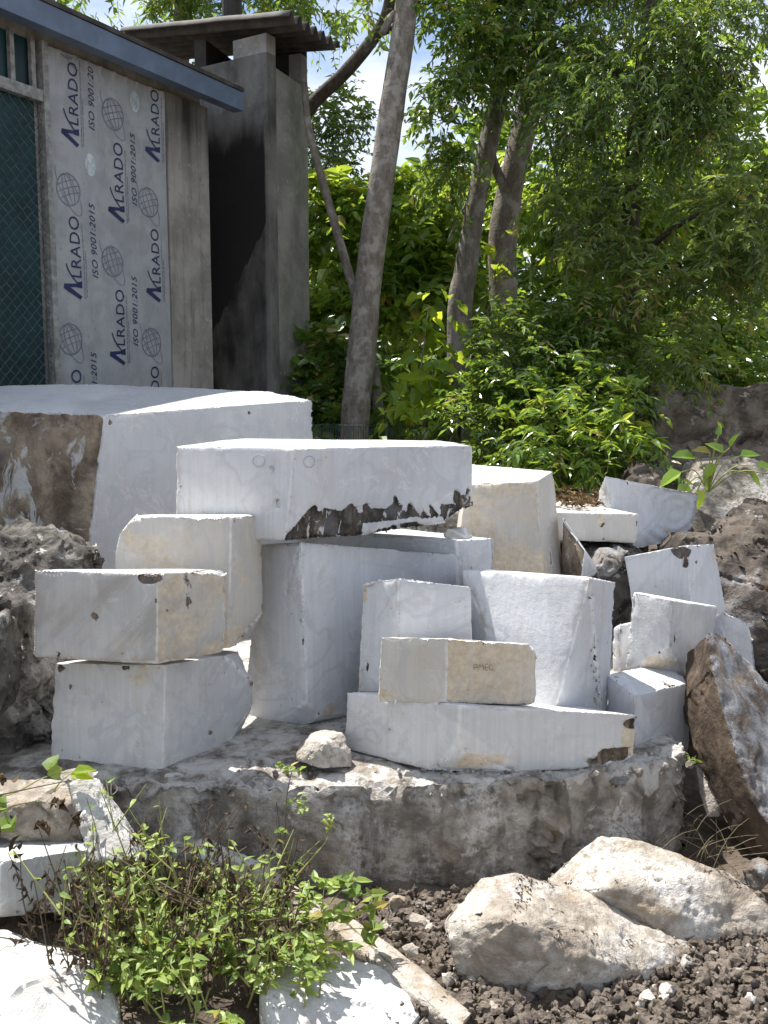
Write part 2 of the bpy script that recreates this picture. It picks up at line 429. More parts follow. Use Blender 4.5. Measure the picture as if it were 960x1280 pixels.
def hexa(L, C, Rr, back=None):
    "corner points from three visible upright edges (x_top,y_top,x_bottom,y_bottom,Y[,Y_bottom]); the fourth edge closes the parallelogram"
    def two(e):
        Yb = e[5] if len(e) > 5 else e[4]
        return P(e[0], e[1], e[4]), P(e[2], e[3], Yb)
    a, b, c = two(L), two(C), two(Rr)
    d = (a[0] + c[0] - b[0], a[1] + c[1] - b[1])
    if back is not None: d = (d[0] + Vector(back), d[1] + Vector(back))
    return [*a, *b, *c, *d]

def boulder(name, sil, Yf, depth, mat, label, cat='rock', thick=None, **kw):
    "a rounded stone from a silhouette in pixels [(x, y, Y)...] with the body carried DEPTH metres back behind it"
    pts = [P(*q) for q in sil]
    c = sum(pts, Vector()) / len(pts)
    back = []
    for p in pts:
        q = c + (p - c) * .72; back.append(q + Vector((0, depth, 0)))
    mid = [c + (p - c) * 1.0 + Vector((0, depth * .5, 0)) for p in pts]
    return stone(name, pts + back + mid, mat, label, cat, **kw)
# ------------------------------------------------------------------ the stacked marble blocks
V3 = Vector
def E(*a): return a
GB = 'sawn marble blocks in the pile'

# great block at the back left, brown natural face to the left
hb = hexa(E(-70, 512, -60, 860, 5.25), E(129, 519, 88, 870, 5.0), E(392, 500, 389, 780, 5.9))
hb[6].z += .01; hb += [P(118, 479, 6.05), P(0, 482, 5.9), P(-80, 487, 5.7), V3((-1.75, 6.05, .2)), P(340, 489, 6.2)]
stone('marble_block', hb, 'brown_face', 'huge white block with a rough brown end face, below the printed panel', group=GB, chip=.014, und=.006, cell=.022,
      paint=[('crust', P(30, 600, 5.15), None, .60, .026)], rsc=6, seed=1)
# top centre block with jagged dark lower edge
ea, eb = P(470, 668, 3.70), P(560, 654, 3.86)
c2 = cut(P(556, 654, 3.86), P(592, 628, 3.92), (0, 1, 0), P(600, 700, 3.8))
def jag(p, n):
    if p.x < ea.x - .42: return 0
    d = (p - ea).cross(Vector((0, 0, 1))); L = eb - ea
    h = p.z - (ea.z + (p.x - ea.x) * (L.z / L.x if p.x > ea.x else .0))
    h = min(h, -(p - c2[0]).dot(c2[1]))
    top = .118 - .07 * max(0, (p.x - ea.x) / .40) + .025 * noise.noise(Vector((p.x * 9, 1, 0))) + .050 * noise.noise(Vector((p.x * 40 + p.z * 14, 4, p.z * 7)))
    if p.x > ea.x - .05 and noise.noise(Vector((p.x * 7, 9, p.z * 16))) > .16 and h < .045: return 0
    left = (p.x - (ea.x - .345) + (h * 1.0)* -.9 + .02) / .03
    return max(0, min(1.15, (top - h) / .022, left)) * (1 if n.y < .2 else 0)
tb = hexa(E(219, 557, 219, 668, 3.74), E(368, 560, 356, 677, 3.52), E(592, 556, 590, 662, 3.92))
tb += [tb[0] + V3((.15, .70, -.005)), tb[1] + V3((.15, .70, 0)), tb[4] + V3((-.12, .55, -.01)), tb[5] + V3((-.12, .55, 0))]
stone('marble_block', tb, 'black_edge',
      'wide white block with a jagged black lower edge, on top of the pile', group=GB, cell=.018, chip=.007,
      clips=[cut(ea, eb, (0, 1, .0), P(600, 700, 3.8)), c2], paint=[('crust', jag)], corners=False, crust_depth=.008, fine=.42, seed=2)
# central tall block
stone('marble_block', hexa(E(322, 680, 300, 928, 3.78), E(376, 678, 386, 918, 3.58), E(572, 692, 560, 885, 4.2), back=(0, 0, -.03)), 'marble_blue',
      'tallest upright white block in the middle, under the block with the black lower edge', group=GB, cell=.018, chip=.008,
      paint=[('stain', P(330, 800, 3.7), (.12, .3, .4), .28), ('crust', P(375, 922, 3.6), (.07, .1, .035), 1.0), ('crust', P(330, 932, 3.7), (.06, .1, .02), .9)],
      clips=[(P(330, 920, 3.7), V3((.25, -.5, -1)).normalized())], seed=3)
# rounded block behind the upper-left one
stone('marble_block', hexa(E(144, 646, 142, 812, 3.52), E(290, 645, 285, 811, 3.42), E(327, 642, 330, 796, 3.62)), 'marble_warm',
      'cream block with a rounded left shoulder, tucked behind the grey-streaked block', group=GB, cell=.016, chip=.010,
      clips=[(P(160, 655, 3.5), V3((-.75, -.1, .66)).normalized()), (P(149, 668, 3.5), V3((-.95, -.1, .3)).normalized()),
             (P(200, 647, 3.46), V3((-.15, -.5, 1)).normalized()), (P(326, 770, 3.6), V3((.9, -.2, -.5)).normalized())],
      paint=[('stain', P(200, 690, 3.47), (.2, .15, .12), .45), ('stain', P(296, 800, 3.42), (.05, .1, .06), .9), ('stain', P(310, 720, 3.5), (.08, .1, .22), .4)], seed=4)
# grey streaked block
stone('marble_block', hexa(E(41, 711, 39, 822, 3.2), E(197, 717, 197, 831, 3.08), E(285, 712, 281, 816, 3.3), back=(0, 0, -.03)), 'marble_grey',
      'grey-streaked block with a cream right end, resting on the lowest left block', group=GB, cell=.015, chip=.008, rnd=.006,
      clips=[(P(270, 712, 3.27), V3((.6, -.3, .75)).normalized())],
      paint=[('stain', P(250, 770, 3.2), None, .46, .004), ('crust', P(186, 722, 3.08), (.06, .06, .03), .9), ('crust', P(232, 735, 3.15), (.02, .05, .1), .45)], seed=5)
# lowest left block
stone('marble_block', hexa(E(68, 828, 60, 966, 3.3), E(207, 831, 203, 970, 3.2), E(316, 813, 318, 932, 3.58)), 'marble',
      'plain white block at the bottom left, standing on the slab under the grey-streaked block', group=GB, cell=.016, chip=.008,
      clips=[(P(318, 880, 3.58), V3((.9, -.2, -.45)).normalized()), (P(316, 850, 3.58), V3((.9, -.2, .35)).normalized())],
      paint=[('stain', P(140, 845, 3.24), (.25, .1, .06), .35), ('crust', P(76, 836, 3.3), (.02, .05, .02), 1), ('crust', P(156, 835, 3.23), (.02, .04, .012), 1)], seed=6)
# low long block in front
stone('marble_block', hexa(E(432, 865, 430, 936, 3.36), E(575, 881, 570, 972, 3.12), E(797, 893, 793, 957, 3.27), back=(.0, .33, -.08)), 'marble',
      'long low white block at the front of the slab with a brown chipped right corner', group=GB, cell=.015, chip=.008, und=.006,
      clips=[(P(575, 944, 3.13), V3((-.02, -1, -.55)).normalized()), (P(782, 955, 3.26), V3((.6, -.4, -.8)).normalized())],
      paint=[('stain', P(597, 962, 3.1), (.16, .1, .055), 1.0), ('crust', P(765, 945, 3.25), (.11, .09, .05), .75), ('crust', P(792, 905, 3.26), (.035, .1, .02), .9),
             ('stain', P(790, 930, 3.26), (.06, .1, .08), .6)], seed=7)
# two smaller blocks standing on it
stone('marble_block', hexa(E(454, 727, 446, 866, 3.52), E(498, 722, 498, 868, 3.42), E(590, 733, 592, 868, 3.58), back=(0, 0, -.04)), 'marble_blue',
      'narrow white block between the small beige-fronted block and tallest one', group=GB, cell=.015, chip=.008,
      clips=[(P(458, 728, 3.52), V3((-.7, -.3, .8)).normalized())], paint=[('stain', P(455, 740, 3.52), (.03, .05, .05), .6)], seed=8)
stone('marble_block', hexa(E(475, 795, 470, 878, 3.24), E(560, 797, 558, 881, 3.15), E(672, 806, 670, 881, 3.26), back=(.04, .16, -.045)), 'marble_warm',
      'small low block with a beige stained front, lying on the long low block', group=GB, cell=.013, chip=.008,
      clips=[(P(661, 806, 3.24), V3((.75, -.2, .6)).normalized())],
      paint=[('stain', P(620, 840, 3.2), None, .52, .003), ('stain', P(480, 870, 3.2), (.05, .1, .02), .8)], seed=9)
# big block right of centre with a chipped right half
stone('marble_block', hexa(E(577, 712, 590, 900, 3.74), E(738, 721, 676, 960, 3.40), E(771, 727, 757, 960, 3.64), back=(-.02, .44, -.06)), 'marble_blue',
      'large white slab-sided block right of centre with a freshly broken right half', group=GB, cell=.017, chip=.010,
      paint=[('stain', P(735, 850, 3.52), None, .30, .007)], seed=10)
# shadowed block under the top block
stone('marble_block', hexa(E(372, 664, 372, 800, 4.28), E(572, 675, 572, 800, 4.38), E(618, 672, 618, 800, 4.55), back=(-.1, .5, -.03)), 'marble_blue',
      'low shadowed block wedged under the right end of the block with the black edge', group=GB, cell=.018, chip=.010, seed=11)
# beige-faced tilted block
stone('marble_block', hexa(E(583, 605, 556, 800, 4.72), E(671, 601, 684, 800, 4.62), E(692, 589, 712, 800, 4.85), back=(-.08, .42, .03)), 'marble_warm',
      'tilted block with a beige weathered front and white sawn right side', group=GB, cell=.018, chip=.010,
      paint=[('stain', P(625, 650, 4.65), None, .48, .008), ('stain', P(640, 705, 4.62), (.3, .1, .09), .9)], seed=12)
# dark wedge
stone('marble_wedge', [P(702, 648, 4.75), P(731, 688, 4.62), P(726, 724, 4.62), P(700, 722, 4.8), P(747, 716, 4.8), P(738, 722, 4.8), P(704, 646, 4.95), P(750, 716, 5.0), P(706, 730, 5.0)], 'brown_face',
      'thin wedge-shaped stone with a dark left face, right of the beige tilted block', 'stone', cell=.016, chip=.006,
      paint=[('crust', lambda p, n: .85 if n.x < -.1 else 0)], seed=13)
# flat block with leaf litter on top
stone('marble_block', hexa(E(660, 640, 664, 673, 5.05), E(680, 640, 682, 675, 5.0), E(799, 642, 796, 679, 5.12), back=(-.26, .95, 0)), 'marble_warm',
      'thin flat block with fallen dead leaves on its top, at the back right', group=GB, cell=.018, chip=.008,
      paint=[('stain', P(752, 645, 5.05), (.02, .06, .08), .8), ('crust', P(755, 658, 5.06), (.01, .04, .02), .8), ('crust', P(797, 655, 5.1), (.01, .1, .03), .8)], seed=14)
# concave block
cb = stone('marble_block', hexa(E(747, 615, 748, 680, 5.45), E(756, 594, 775, 690, 5.35), E(874, 617, 864, 672, 5.55), back=(.1, .45, -.03)) , 'marble_blue',
      'block with a scooped wavy face leaning at the back right', group=GB, cell=.016, chip=.010,
      clips=[(P(868, 660, 5.5), V3((.75, -.1, -.66)).normalized())], seed=15)
for v in cb.data.vertices:      # the hollow with its curved saw ripples
    w = v.co + cb.location - P(845, 640, 5.5); r = math.hypot(w.x * 1.0, w.z * 1.15)
    if v.normal.y < -.5:
        k = max(0, 1 - r / .30); v.co.y += .05 * k ** 1.2 + .0045 * math.sin(r * 95) * min(1, k * 4) * (1 if r < .26 else 0)
# tilted block with dark mark
stone('marble_block', hexa(E(779, 696, 792, 770, 4.5), E(858, 681, 868, 790, 4.42), E(893, 680, 909, 765, 4.55), back=(.1, .4, -.06)), 'marble_blue',
      'tilted white block with a dark drip stain on its upper edge, right side', group=GB, cell=.016, chip=.008,
      paint=[('crust', P(851, 690, 4.44), (.055, .06, .035), 1.0), ('crust', P(856, 703, 4.44), (.02, .06, .03), 1.0)], seed=16)
# tilted block below it
stone('marble_block', hexa(E(791, 739, 781, 836, 3.80), E(840, 750, 834, 848, 3.68), E(898, 758, 882, 852, 3.92), back=(-.0, .22, -.06)), 'marble',
      'tilted block with a brown broken lower corner, behind the leaning brown slab', group=GB, cell=.014, chip=.008,
      clips=[(P(822, 815, 3.70), V3((-.1, -1, -.75)).normalized())],
      paint=[('stain', P(825, 838, 3.70), (.13, .1, .055), .8), ('stain', P(870, 790, 3.78), (.1, .1, .2), .38)], seed=17)
# block at the right end of the slab
stone('marble_block', hexa(E(757, 842, 757, 945, 3.62), E(793, 869, 794, 957, 3.42), E(866, 852, 862, 944, 3.66)), 'marble_blue',
      'sunlit-topped block at the right end of the slab, beside the long low block', group=GB, cell=.015, chip=.010,
      paint=[('crust', P(840, 853, 3.6), (.05, .05, .02), .7)], seed=18)
stone('marble_block', hexa(E(765, 783, 765, 840, 4.15), E(775, 781, 775, 840, 4.1), E(800, 776, 800, 840, 4.2)), 'marble_blue',
      'small white block glimpsed in the gap beside the large broken block', group=GB, cell=.016, seed=19)
stone('marble_block', hexa(E(880, 772, 880, 900, 4.3), E(905, 764, 905, 900, 4.25), E(939, 780, 950, 880, 4.35)), 'marble_blue',
      'white block behind the top of the leaning brown slab', group=GB, cell=.016,
      clips=[(P(935, 782, 4.33), V3((.8, -.1, .5)).normalized())], seed=20)

# ------------------------------------------------------------------ rough stones around the pile
# foundation slab, a single rough bed of stone
fs = [P(-160, 975, 3.15), P(150, 986, 3.06), P(480, 990, 3.06), P(700, 985, 3.12), P(858, 962, 3.36)]
top = [V3((p.x, p.y, .303)) for p in fs]
bot = [V3((p.x + .0, p.y - .04, -.12)) for p in fs]
bk = [V3((-2.3, 5.6, .30)), V3((1.35, 5.6, .30)), V3((-2.3, 5.6, -.1)), V3((1.35, 5.6, -.1)), V3((1.10, 3.45, .295)), V3((1.15, 3.5, -.1))]
stone('stone_slab', top + bot + bk, 'slab', 'long low rough grey slab that carries the whole pile of marble blocks', 'slab', cell=.024, fine=.7, chip=.06, und=.02, rough=.018, rsc=5.0, rnd=.016, rmf=.004, flat_top=.25,
      paint=[('stain', lambda p, n: max(0, min(.46, (p.z - .235 - .10 * noise.noise(p * 5) - .08 * noise.noise(p * 14)) / .05)))], seed=31)
boulder('rough_boulder', [(-120, 690, 3.75), (-20, 662, 3.7), (40, 672, 3.6), (102, 692, 3.62), (112, 720, 3.6), (78, 800, 3.5), (75, 930, 3.42), (-20, 965, 3.3), (-140, 960, 3.3), (-160, 800, 3.4), (0, 800, 3.28), (-20, 720, 3.4)],
        0, .45, 'dark_rock', 'big craggy dark boulder with white ridges at the left edge of the pile', 'boulder', cell=.018, rough=.03, rsc=4.6, chip=.03, und=.03, rmf=.055, smooth_angle=50, seed=33, paint=[('stain', lambda p, n: max(0, min(1, (noise.ridged_multi_fractal(p * 4.2, .9, 2.1, 4, 1.0, 2.0) - 1.75) * 1.8)))])
boulder('rough_boulder', [(-90, 780, 3.12), (-5, 775, 3.12), (12, 830, 3.1), (8, 880, 3.1), (-12, 900, 3.1), (-110, 890, 3.1)], 0, .25, 'dark_rock',
        'smaller grey rock sticking in at the left edge in front of the craggy boulder', 'boulder', cell=.016, rough=.02, rsc=6, chip=.02, rmf=.02, seed=34)
# leaning slab, right
Ls = [(884, 790, 3.52), (889, 837, 3.40), (900, 876, 3.32), (918, 940, 3.22), (939, 1000, 3.14), (990, 1078, 3.05),
      (857, 816, 3.74), (849, 880, 3.66), (858, 910, 3.58), (868, 940, 3.5), (890, 990, 3.42), (915, 1045, 3.3), (945, 1072, 3.2)]
Lb = [(900, 789, 3.60), (926, 822, 3.74), (992, 900, 3.82), (1100, 1000, 3.72), (1120, 1085, 3.5), (1010, 1095, 3.1)]
stone('leaning_slab', [P(*q) for q in Ls + Lb], 'lean_slab', 'thick brown slab leaning up against the white blocks at the right edge', 'slab', cell=.018, rough=.010, rsc=6, chip=.014, und=.008,
      paint=[('crust', lambda p, n: max(0, min(1, (-.12 - n.x) / .12 + .5 * noise.noise(p * 14))))], seed=35)
# back right boulders
stone('brown_boulder', [P(850, 690, 5.3), P(858, 705, 5.1), P(935, 620, 5.5), P(1010, 640, 5.5), P(1100, 720, 5.2), P(900, 752, 4.98), P(955, 672, 5.12), P(922, 800, 4.86), P(1000, 750, 4.85), P(960, 862, 4.75), P(1100, 900, 4.9),
      P(870, 760, 5.2), P(890, 860, 5.0), P(900, 660, 6.1), P(1100, 680, 6.1), P(900, 900, 5.9), P(1100, 950, 5.9)], 'brown_rock', 'big brown stained boulder with grey patches at the right edge behind the white blocks', 'boulder',
      cell=.022, rough=.012, rsc=6, chip=.03, und=.012, rmf=.012, seed=36)
boulder('rock_ledge', [(806, 530, 7.2), (815, 492, 7.4), (900, 490, 7.5), (1150, 480, 7.5), (1150, 640, 7.0), (960, 640, 6.8), (822, 640, 6.9), (812, 580, 6.9)],
        0, .9, 'ledge_rock', 'dark brown rock ledge below the drooping tree at the upper right', 'rock', cell=.04, rough=.04, rsc=2.6, chip=.05, und=.05, rmf=.08, smooth_angle=45, seed=37)
boulder('grey_boulder', [(862, 640, 6.1), (876, 578, 6.3), (930, 572, 6.4), (1010, 600, 6.3), (1010, 690, 6.0), (900, 690, 5.9), (850, 670, 6.0)],
        0, .6, 'slab', 'flat-faced grey boulder just under the big-leaved sapling', 'boulder', cell=.03, rough=.03, rsc=4, chip=.03, seed=38)
boulder('brown_rock', [(783, 600, 6.2), (797, 576, 6.2), (815, 582, 6.2), (832, 606, 6.1), (830, 640, 6.1), (780, 640, 6.1)], 0, .3, 'brown_rock',
        'small brown rock peeping out above the scooped white block', 'rock', cell=.02, rough=.03, rsc=6, chip=.02, seed=39)
# stones packed under the back right blocks
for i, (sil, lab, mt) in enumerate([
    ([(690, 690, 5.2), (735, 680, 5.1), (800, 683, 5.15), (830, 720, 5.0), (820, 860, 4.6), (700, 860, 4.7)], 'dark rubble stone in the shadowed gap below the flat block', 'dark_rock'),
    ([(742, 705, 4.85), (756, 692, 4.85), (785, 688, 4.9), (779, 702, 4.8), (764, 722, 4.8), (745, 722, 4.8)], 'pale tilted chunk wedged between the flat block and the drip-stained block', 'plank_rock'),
    ([(372, 650, 5.3), (480, 640, 5.3), (600, 640, 5.3), (620, 700, 5.2), (600, 760, 5.2), (372, 760, 5.2)], 'added dark stone darkening the slot under the block with the black edge', 'dark_rock'),  # added filler, closes the see-through slot and keeps it dark
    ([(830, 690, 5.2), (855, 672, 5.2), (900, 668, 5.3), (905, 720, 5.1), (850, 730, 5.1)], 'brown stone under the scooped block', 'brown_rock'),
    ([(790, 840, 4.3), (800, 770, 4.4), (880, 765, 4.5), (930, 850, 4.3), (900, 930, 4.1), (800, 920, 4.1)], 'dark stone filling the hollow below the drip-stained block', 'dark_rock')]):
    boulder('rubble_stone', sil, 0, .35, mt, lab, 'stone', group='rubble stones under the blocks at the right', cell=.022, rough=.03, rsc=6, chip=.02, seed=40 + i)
stone('stone_chip', [P(552, 668, 4.0), P(560, 660, 4.0), P(582, 658, 4.05), P(590, 670, 4.05), P(556, 673, 4.0), P(585, 673, 4.0), P(560, 664, 4.2), P(588, 664, 4.2), P(560, 673, 4.2), P(592, 673, 4.2)], 'marble_warm',
      'flat pale chip propping the right end of the block with the black edge', 'stone', cell=.012, rough=.008, rsc=14, chip=.008, seed=45)
def lump(name, x, y, w, h, Y, mat, label, cat='stone', dz=.8, n=16, seed=0, group=None, **kw):
    rr = random.Random(seed); c = P(x, y, Y); k = Y / F; pts = []
    for i in range(n):
        a = rr.uniform(0, 6.283); u = rr.uniform(-1, 1); s = math.sqrt(1 - u * u); q = rr.uniform(.82, 1.0)
        pts.append(c + V3((math.cos(a) * s * w * k / 2 * q, math.sin(a) * s * w * k / 2 * dz * q, u * h * k / 2 * q)))
    kw = {**dict(cell=.012, rough=.006, rsc=12, chip=.008, rnd=.004), **kw}
    return stone(name, pts, mat, label, cat, seed=seed, group=group, **kw)
stone('small_rock', [P(365, 945, 3.207), P(372, 924, 3.228), P(395, 911, 3.249), P(428, 914, 3.270), P(440, 935, 3.228), P(440, 960, 3.187), P(372, 952, 3.166), P(405, 930, 3.124), P(404, 962, 3.124), P(400, 912, 3.385), P(438, 950, 3.385), P(372, 950, 3.353)], 'pale_rock',
     'fist-shaped pale rock lying on the slab before the tallest block', 'rock', cell=.010, rough=.006, rsc=14, chip=.010, seed=51)
lump('pebble', 285, 953, 22, 18, 3.36, 'white_rock', 'small round white pebble right of the lowest left block', 'pebble', seed=52)
lump('pebble', 299, 942, 24, 20, 3.40, 'pale_rock', 'second pale pebble touching the foot of the lowest left block', 'pebble', seed=53)
lump('stone_chip', 217, 977, 46, 28, 3.17, 'white_rock', 'flat white chip jammed under the corner of the lowest left block', 'stone', seed=54)
lump('stone_chip', 768, 974, 52, 22, 3.22, 'plank_rock', 'brown chip propping the right end of the long low block', 'stone', seed=55)
lump('stone_chip', 545, 988, 40, 12, 3.10, 'slab', 'thin dark chip lying below the long low block', 'stone', seed=56)
stone('stone_shard', [P(868, 955, 3.5), P(880, 948, 3.55), P(905, 1000, 3.4), P(900, 1022, 3.4), P(884, 1022, 3.4), P(872, 990, 3.45), P(876, 955, 3.6), P(905, 1008, 3.5)], 'pale_rock',
      'pointed cream shard hanging in the dark gap left of the leaning slab', 'stone', cell=.014, chip=.008, seed=57)
lump('stone_chip', 828, 952, 40, 12, 3.4, 'white_rock', 'sliver of white stone by the right end of the slab', 'stone', seed=58)

# ------------------------------------------------------------------ foreground rocks
stone('white_boulder', [PF(549, 1150, 2.72), PF(556, 1172, 2.64), PF(575, 1118, 2.80), PF(600, 1094, 2.86), PF(648, 1089, 2.9), PF(700, 1103, 2.9), PF(790, 1140, 2.86), PF(868, 1182, 2.76), PF(872, 1202, 2.72), PF(820, 1240, 2.56), PF(800, 1215, 2.55),
    PF(735, 1268, 2.46), PF(640, 1255, 2.48), PF(565, 1215, 2.56), PF(690, 1200, 2.50), PF(640, 1150, 2.56), PF(600, 1300, 2.6), PF(800, 1300, 2.6), PF(640, 1100, 3.15), PF(800, 1150, 3.1), PF(590, 1180, 3.0), PF(860, 1230, 2.95)], 'pale_rock',
    'large cream boulder nearest the camera at the lower right', 'boulder', cell=.012, rough=.016, rsc=6, chip=.012, und=.014, smooth_angle=80, seed=61)
stone('white_boulder', [PF(676, 1098, 3.1), PF(700, 1075, 3.1), PF(750, 1050, 3.12), PF(790, 1052, 3.12), PF(840, 1075, 3.1), PF(905, 1085, 3.05), PF(940, 1110, 3.0), PF(972, 1150, 2.92), PF(965, 1165, 2.86), PF(900, 1192, 2.78), PF(835, 1165, 2.80), PF(760, 1110, 2.88),
    PF(700, 1120, 2.95), PF(720, 1250, 2.9), PF(900, 1250, 2.9), PF(760, 1060, 3.4), PF(900, 1090, 3.4), PF(960, 1160, 3.2)], 'pale_rock',
    'second cream boulder lying behind the nearest one, with tan patches', 'boulder', cell=.013, rough=.018, rsc=5.5, chip=.012, und=.016, smooth_angle=80, seed=62)
lump('grey_rock', 950, 1096, 62, 56, 3.05, 'plank_rock', 'small grey rock at the right edge below the leaning slab', 'rock', seed=63, rough=.012, chip=.015)
stone('flat_stone', [P(462, 1132, 2.98), P(500, 1126, 3.0), P(556, 1140, 2.98), P(560, 1158, 2.92), P(520, 1148, 2.9), P(470, 1142, 2.9), P(560, 1170, 2.94), P(465, 1165, 2.96), P(500, 1127, 3.2), P(556, 1140, 3.2)], 'pale_rock',
    'flat pale stone lying left of the nearest cream boulder', 'stone', cell=.012, chip=.01, rough=.005, seed=64)
lump('small_rock', 546, 1222, 52, 44, 2.62, 'white_rock', 'small white rock wedged left of the nearest cream boulder', 'rock', seed=65, rough=.008, chip=.012)
lump('small_rock', 604, 1245, 72, 30, 2.53, 'white_rock', 'low sharp white rock at the foot of the nearest cream boulder', 'rock', seed=66, rough=.008, chip=.012)
lump('small_rock', 765, 1262, 46, 22, 2.45, 'white_rock', 'small white rock half buried in the soil below the cream boulder', 'rock', seed=67)
lump('small_rock', 944, 1190, 40, 26, 2.7, 'pale_rock', 'small pale rock in the soil at the right edge', 'rock', seed=68)
stone('broken_slab', [PS(322, 1198, 2.66), PS(372, 1186, 2.72), PS(432, 1190, 2.72), PS(500, 1215, 2.68), PS(532, 1246, 2.6), PS(528, 1268, 2.5), PS(480, 1330, 2.34), PS(340, 1330, 2.34), PS(322, 1230, 2.5), PS(330, 1400, 2.45), PS(530, 1400, 2.6)], 'white_rock',
    'bright white broken slab at the bottom centre under the weeds', 'slab', cell=.012, chip=.012, rough=.006, und=.01, seed=69)
stone('broken_slab', [PS(418, 1138, 2.95), PS(445, 1150, 2.9), PS(530, 1215, 2.72), PS(592, 1266, 2.5), PS(575, 1290, 2.42), PS(540, 1262, 2.56), PS(480, 1205, 2.75), PS(415, 1160, 2.88), PS(445, 1160, 3.1), PS(600, 1275, 2.7), PS(420, 1260, 2.9)], 'brown_slab',
    'long brown-edged slab lying diagonally behind the bright white broken slab', 'slab', cell=.012, chip=.010, rough=.006, seed=70)
stone('broken_slab', [P(240, 1048, 2.98), P(258, 1046, 3.0), P(330, 1078, 2.95), P(400, 1128, 2.85), P(450, 1180, 2.75), P(440, 1205, 2.7), P(380, 1165, 2.76), P(300, 1105, 2.86), P(240, 1066, 2.94), P(280, 1200, 2.95), P(430, 1240, 2.9), P(330, 1090, 3.15)], 'brown_slab',
    'pale diagonal slab half hidden behind the green weeds, against the base slab', 'slab', cell=.014, chip=.012, rough=.008, seed=71, paint=[('stain', P(270, 1055, 2.97), (.25, .2, .06), 1.0)])
stone('white_boulder', [PS(-90, 1165, 2.6), PS(10, 1160, 2.64), PS(48, 1184, 2.6), PS(62, 1205, 2.56), PS(130, 1200, 2.56), PS(150, 1250, 2.5), PS(165, 1330, 2.3), PS(-60, 1340, 2.2), PS(-110, 1260, 2.4), PS(30, 1235, 2.42), PS(-80, 1210, 2.9), PS(120, 1240, 2.8)], 'white_rock',
    'brilliant white boulder in the bottom left corner', 'boulder', cell=.012, chip=.015, rough=.010, und=.012, seed=72)
stone('flat_stone', [P(-60, 985, 2.9), P(20, 972, 2.96), P(85, 976, 2.94), P(112, 1003, 2.86), P(104, 1056, 2.82), P(20, 1050, 2.78), P(-60, 1040, 2.76), P(40, 1000, 2.8), P(-40, 985, 3.08), P(80, 980, 3.08), P(90, 1060, 3.05)], 'pale_rock',
    'flat weathered stone at the left edge beneath the creeping vine', 'stone', cell=.013, chip=.015, rough=.012, seed=73, paint=[('crust', P(30, 1020, 2.8), (.3, .3, .06), .5)])
sh = stone('leaning_stone', [P(84, 980, 2.84), P(104, 970, 2.86), P(124, 972, 2.88), P(186, 1068, 2.78), P(182, 1078, 2.72), P(128, 1074, 2.70), P(112, 1080, 2.72), P(125, 978, 3.02), P(190, 1075, 2.95), P(110, 1090, 2.95)], 'white_rock',
    'pale slanting stone with small ink marks, left of the base slab', 'stone', cell=.012, chip=.012, rough=.006, seed=74)
stone('marble_block', hexa(E(-60, 1075, -60, 1150, 2.72), E(0, 1076, -4, 1148, 2.62), E(122, 1060, 118, 1135, 2.76), back=(-.1, .22, 0)), 'marble_shaded',
    'low pale block at the left edge among the dried weeds', group=GB, cell=.014, chip=.012, seed=75)
# ------------------------------------------------------------------ workshop shed with the printed panel
W0 = V3((-2.247, 6.5, 0)); WD = V3((.4733, .8808, 0)); WN = V3((.8808, -.4733, 0))
def W(s, z, off=0.0): return W0 + WD * s + WN * off + V3((0, 0, z))
def wy(x): return 6.5 * 460 / (460 - .436 * (x - 65))
def wsz(x, y, off=.032):
    "where the line of sight through a pixel meets the wall plane: metres along it and height"
    d = P(x, y, 1) - EYE; a = W0 + WN * off; a.z = 0
    p = EYE + d * ((a - EYE).dot(WN) / d.dot(WN)); return (p - a).dot(WD), p.z

def concrete_mat(name, a, b, soot=True, streak=.4, st=(7, 7, .55)):
    s = NT(name); c = s.coords(); cs = s.coords(st)
    n1 = s.noise(c, 3.2, 6, .6, .4); n2 = s.noise(c, 14, 7, .68); n3 = s.noise(cs, 2.2, 6, .6); f = s.noise(c, 70, 5, .65)
    col = s.mix(s.ramp(n1, .34, .66), a, b)
    col = s.mix(s.ramp(n3, .50, .72, 0, streak), col, tuple(x * .38 for x in a))
    col = s.mix(s.ramp(n2, .56, .70, 0, .55), col, tuple(min(1, x * 1.35) for x in b))
    col = s.mix(s.ramp(n2, .32, .42, .5, 0), col, tuple(x * .5 for x in a))
    if soot:
        k = s.math('ADD', s.attr('soot'), s.math('MULTIPLY', s.math('SUBTRACT', s.mix(.5, n3, n1), .5), .9))
        col = s.mix(s.ramp(k, .2, .80, 0, .97), col, (.010, .010, .011))
        wm = s.math('ADD', s.attr('patch'), s.math('MULTIPLY', s.math('SUBTRACT', n2, .5), .8))
        col = s.mix(s.ramp(wm, .4, .55, 0, .75), col, (.33, .30, .26))
    h = s.math('ADD', s.math('MULTIPLY', n2, .8), s.math('MULTIPLY', f, .4))
    return s.surf(col, .88, s.bump(h, .5, .01), .2)
M['concrete'] = concrete_mat('weathered_concrete', (.23, .215, .195), (.36, .34, .31))
M['hut_concrete'] = concrete_mat('smoked_concrete', (.215, .21, .20), (.335, .325, .305), streak=.3, st=(2.6, 2.6, .9))
M['teal'] = plain_mat('dark_teal_sheet', (.006, .036, .044), .45, var=.35, sc=3)
M['bluemetal'] = plain_mat('blue_grey_painted_metal', (.115, .155, .235), .45, var=.15, sc=5)
M['frame'] = plain_mat('dusty_grey_metal', (.25, .25, .245), .6, var=.35, sc=20)
M['wire'] = plain_mat('galvanised_wire', (.055, .085, .09), .5, .5)
M['darkmetal'] = plain_mat('dark_rusty_metal', (.035, .03, .028), .7)
M['corrugated'] = plain_mat('old_corrugated_sheet', (.062, .055, .05), .75, var=.4, sc=6)
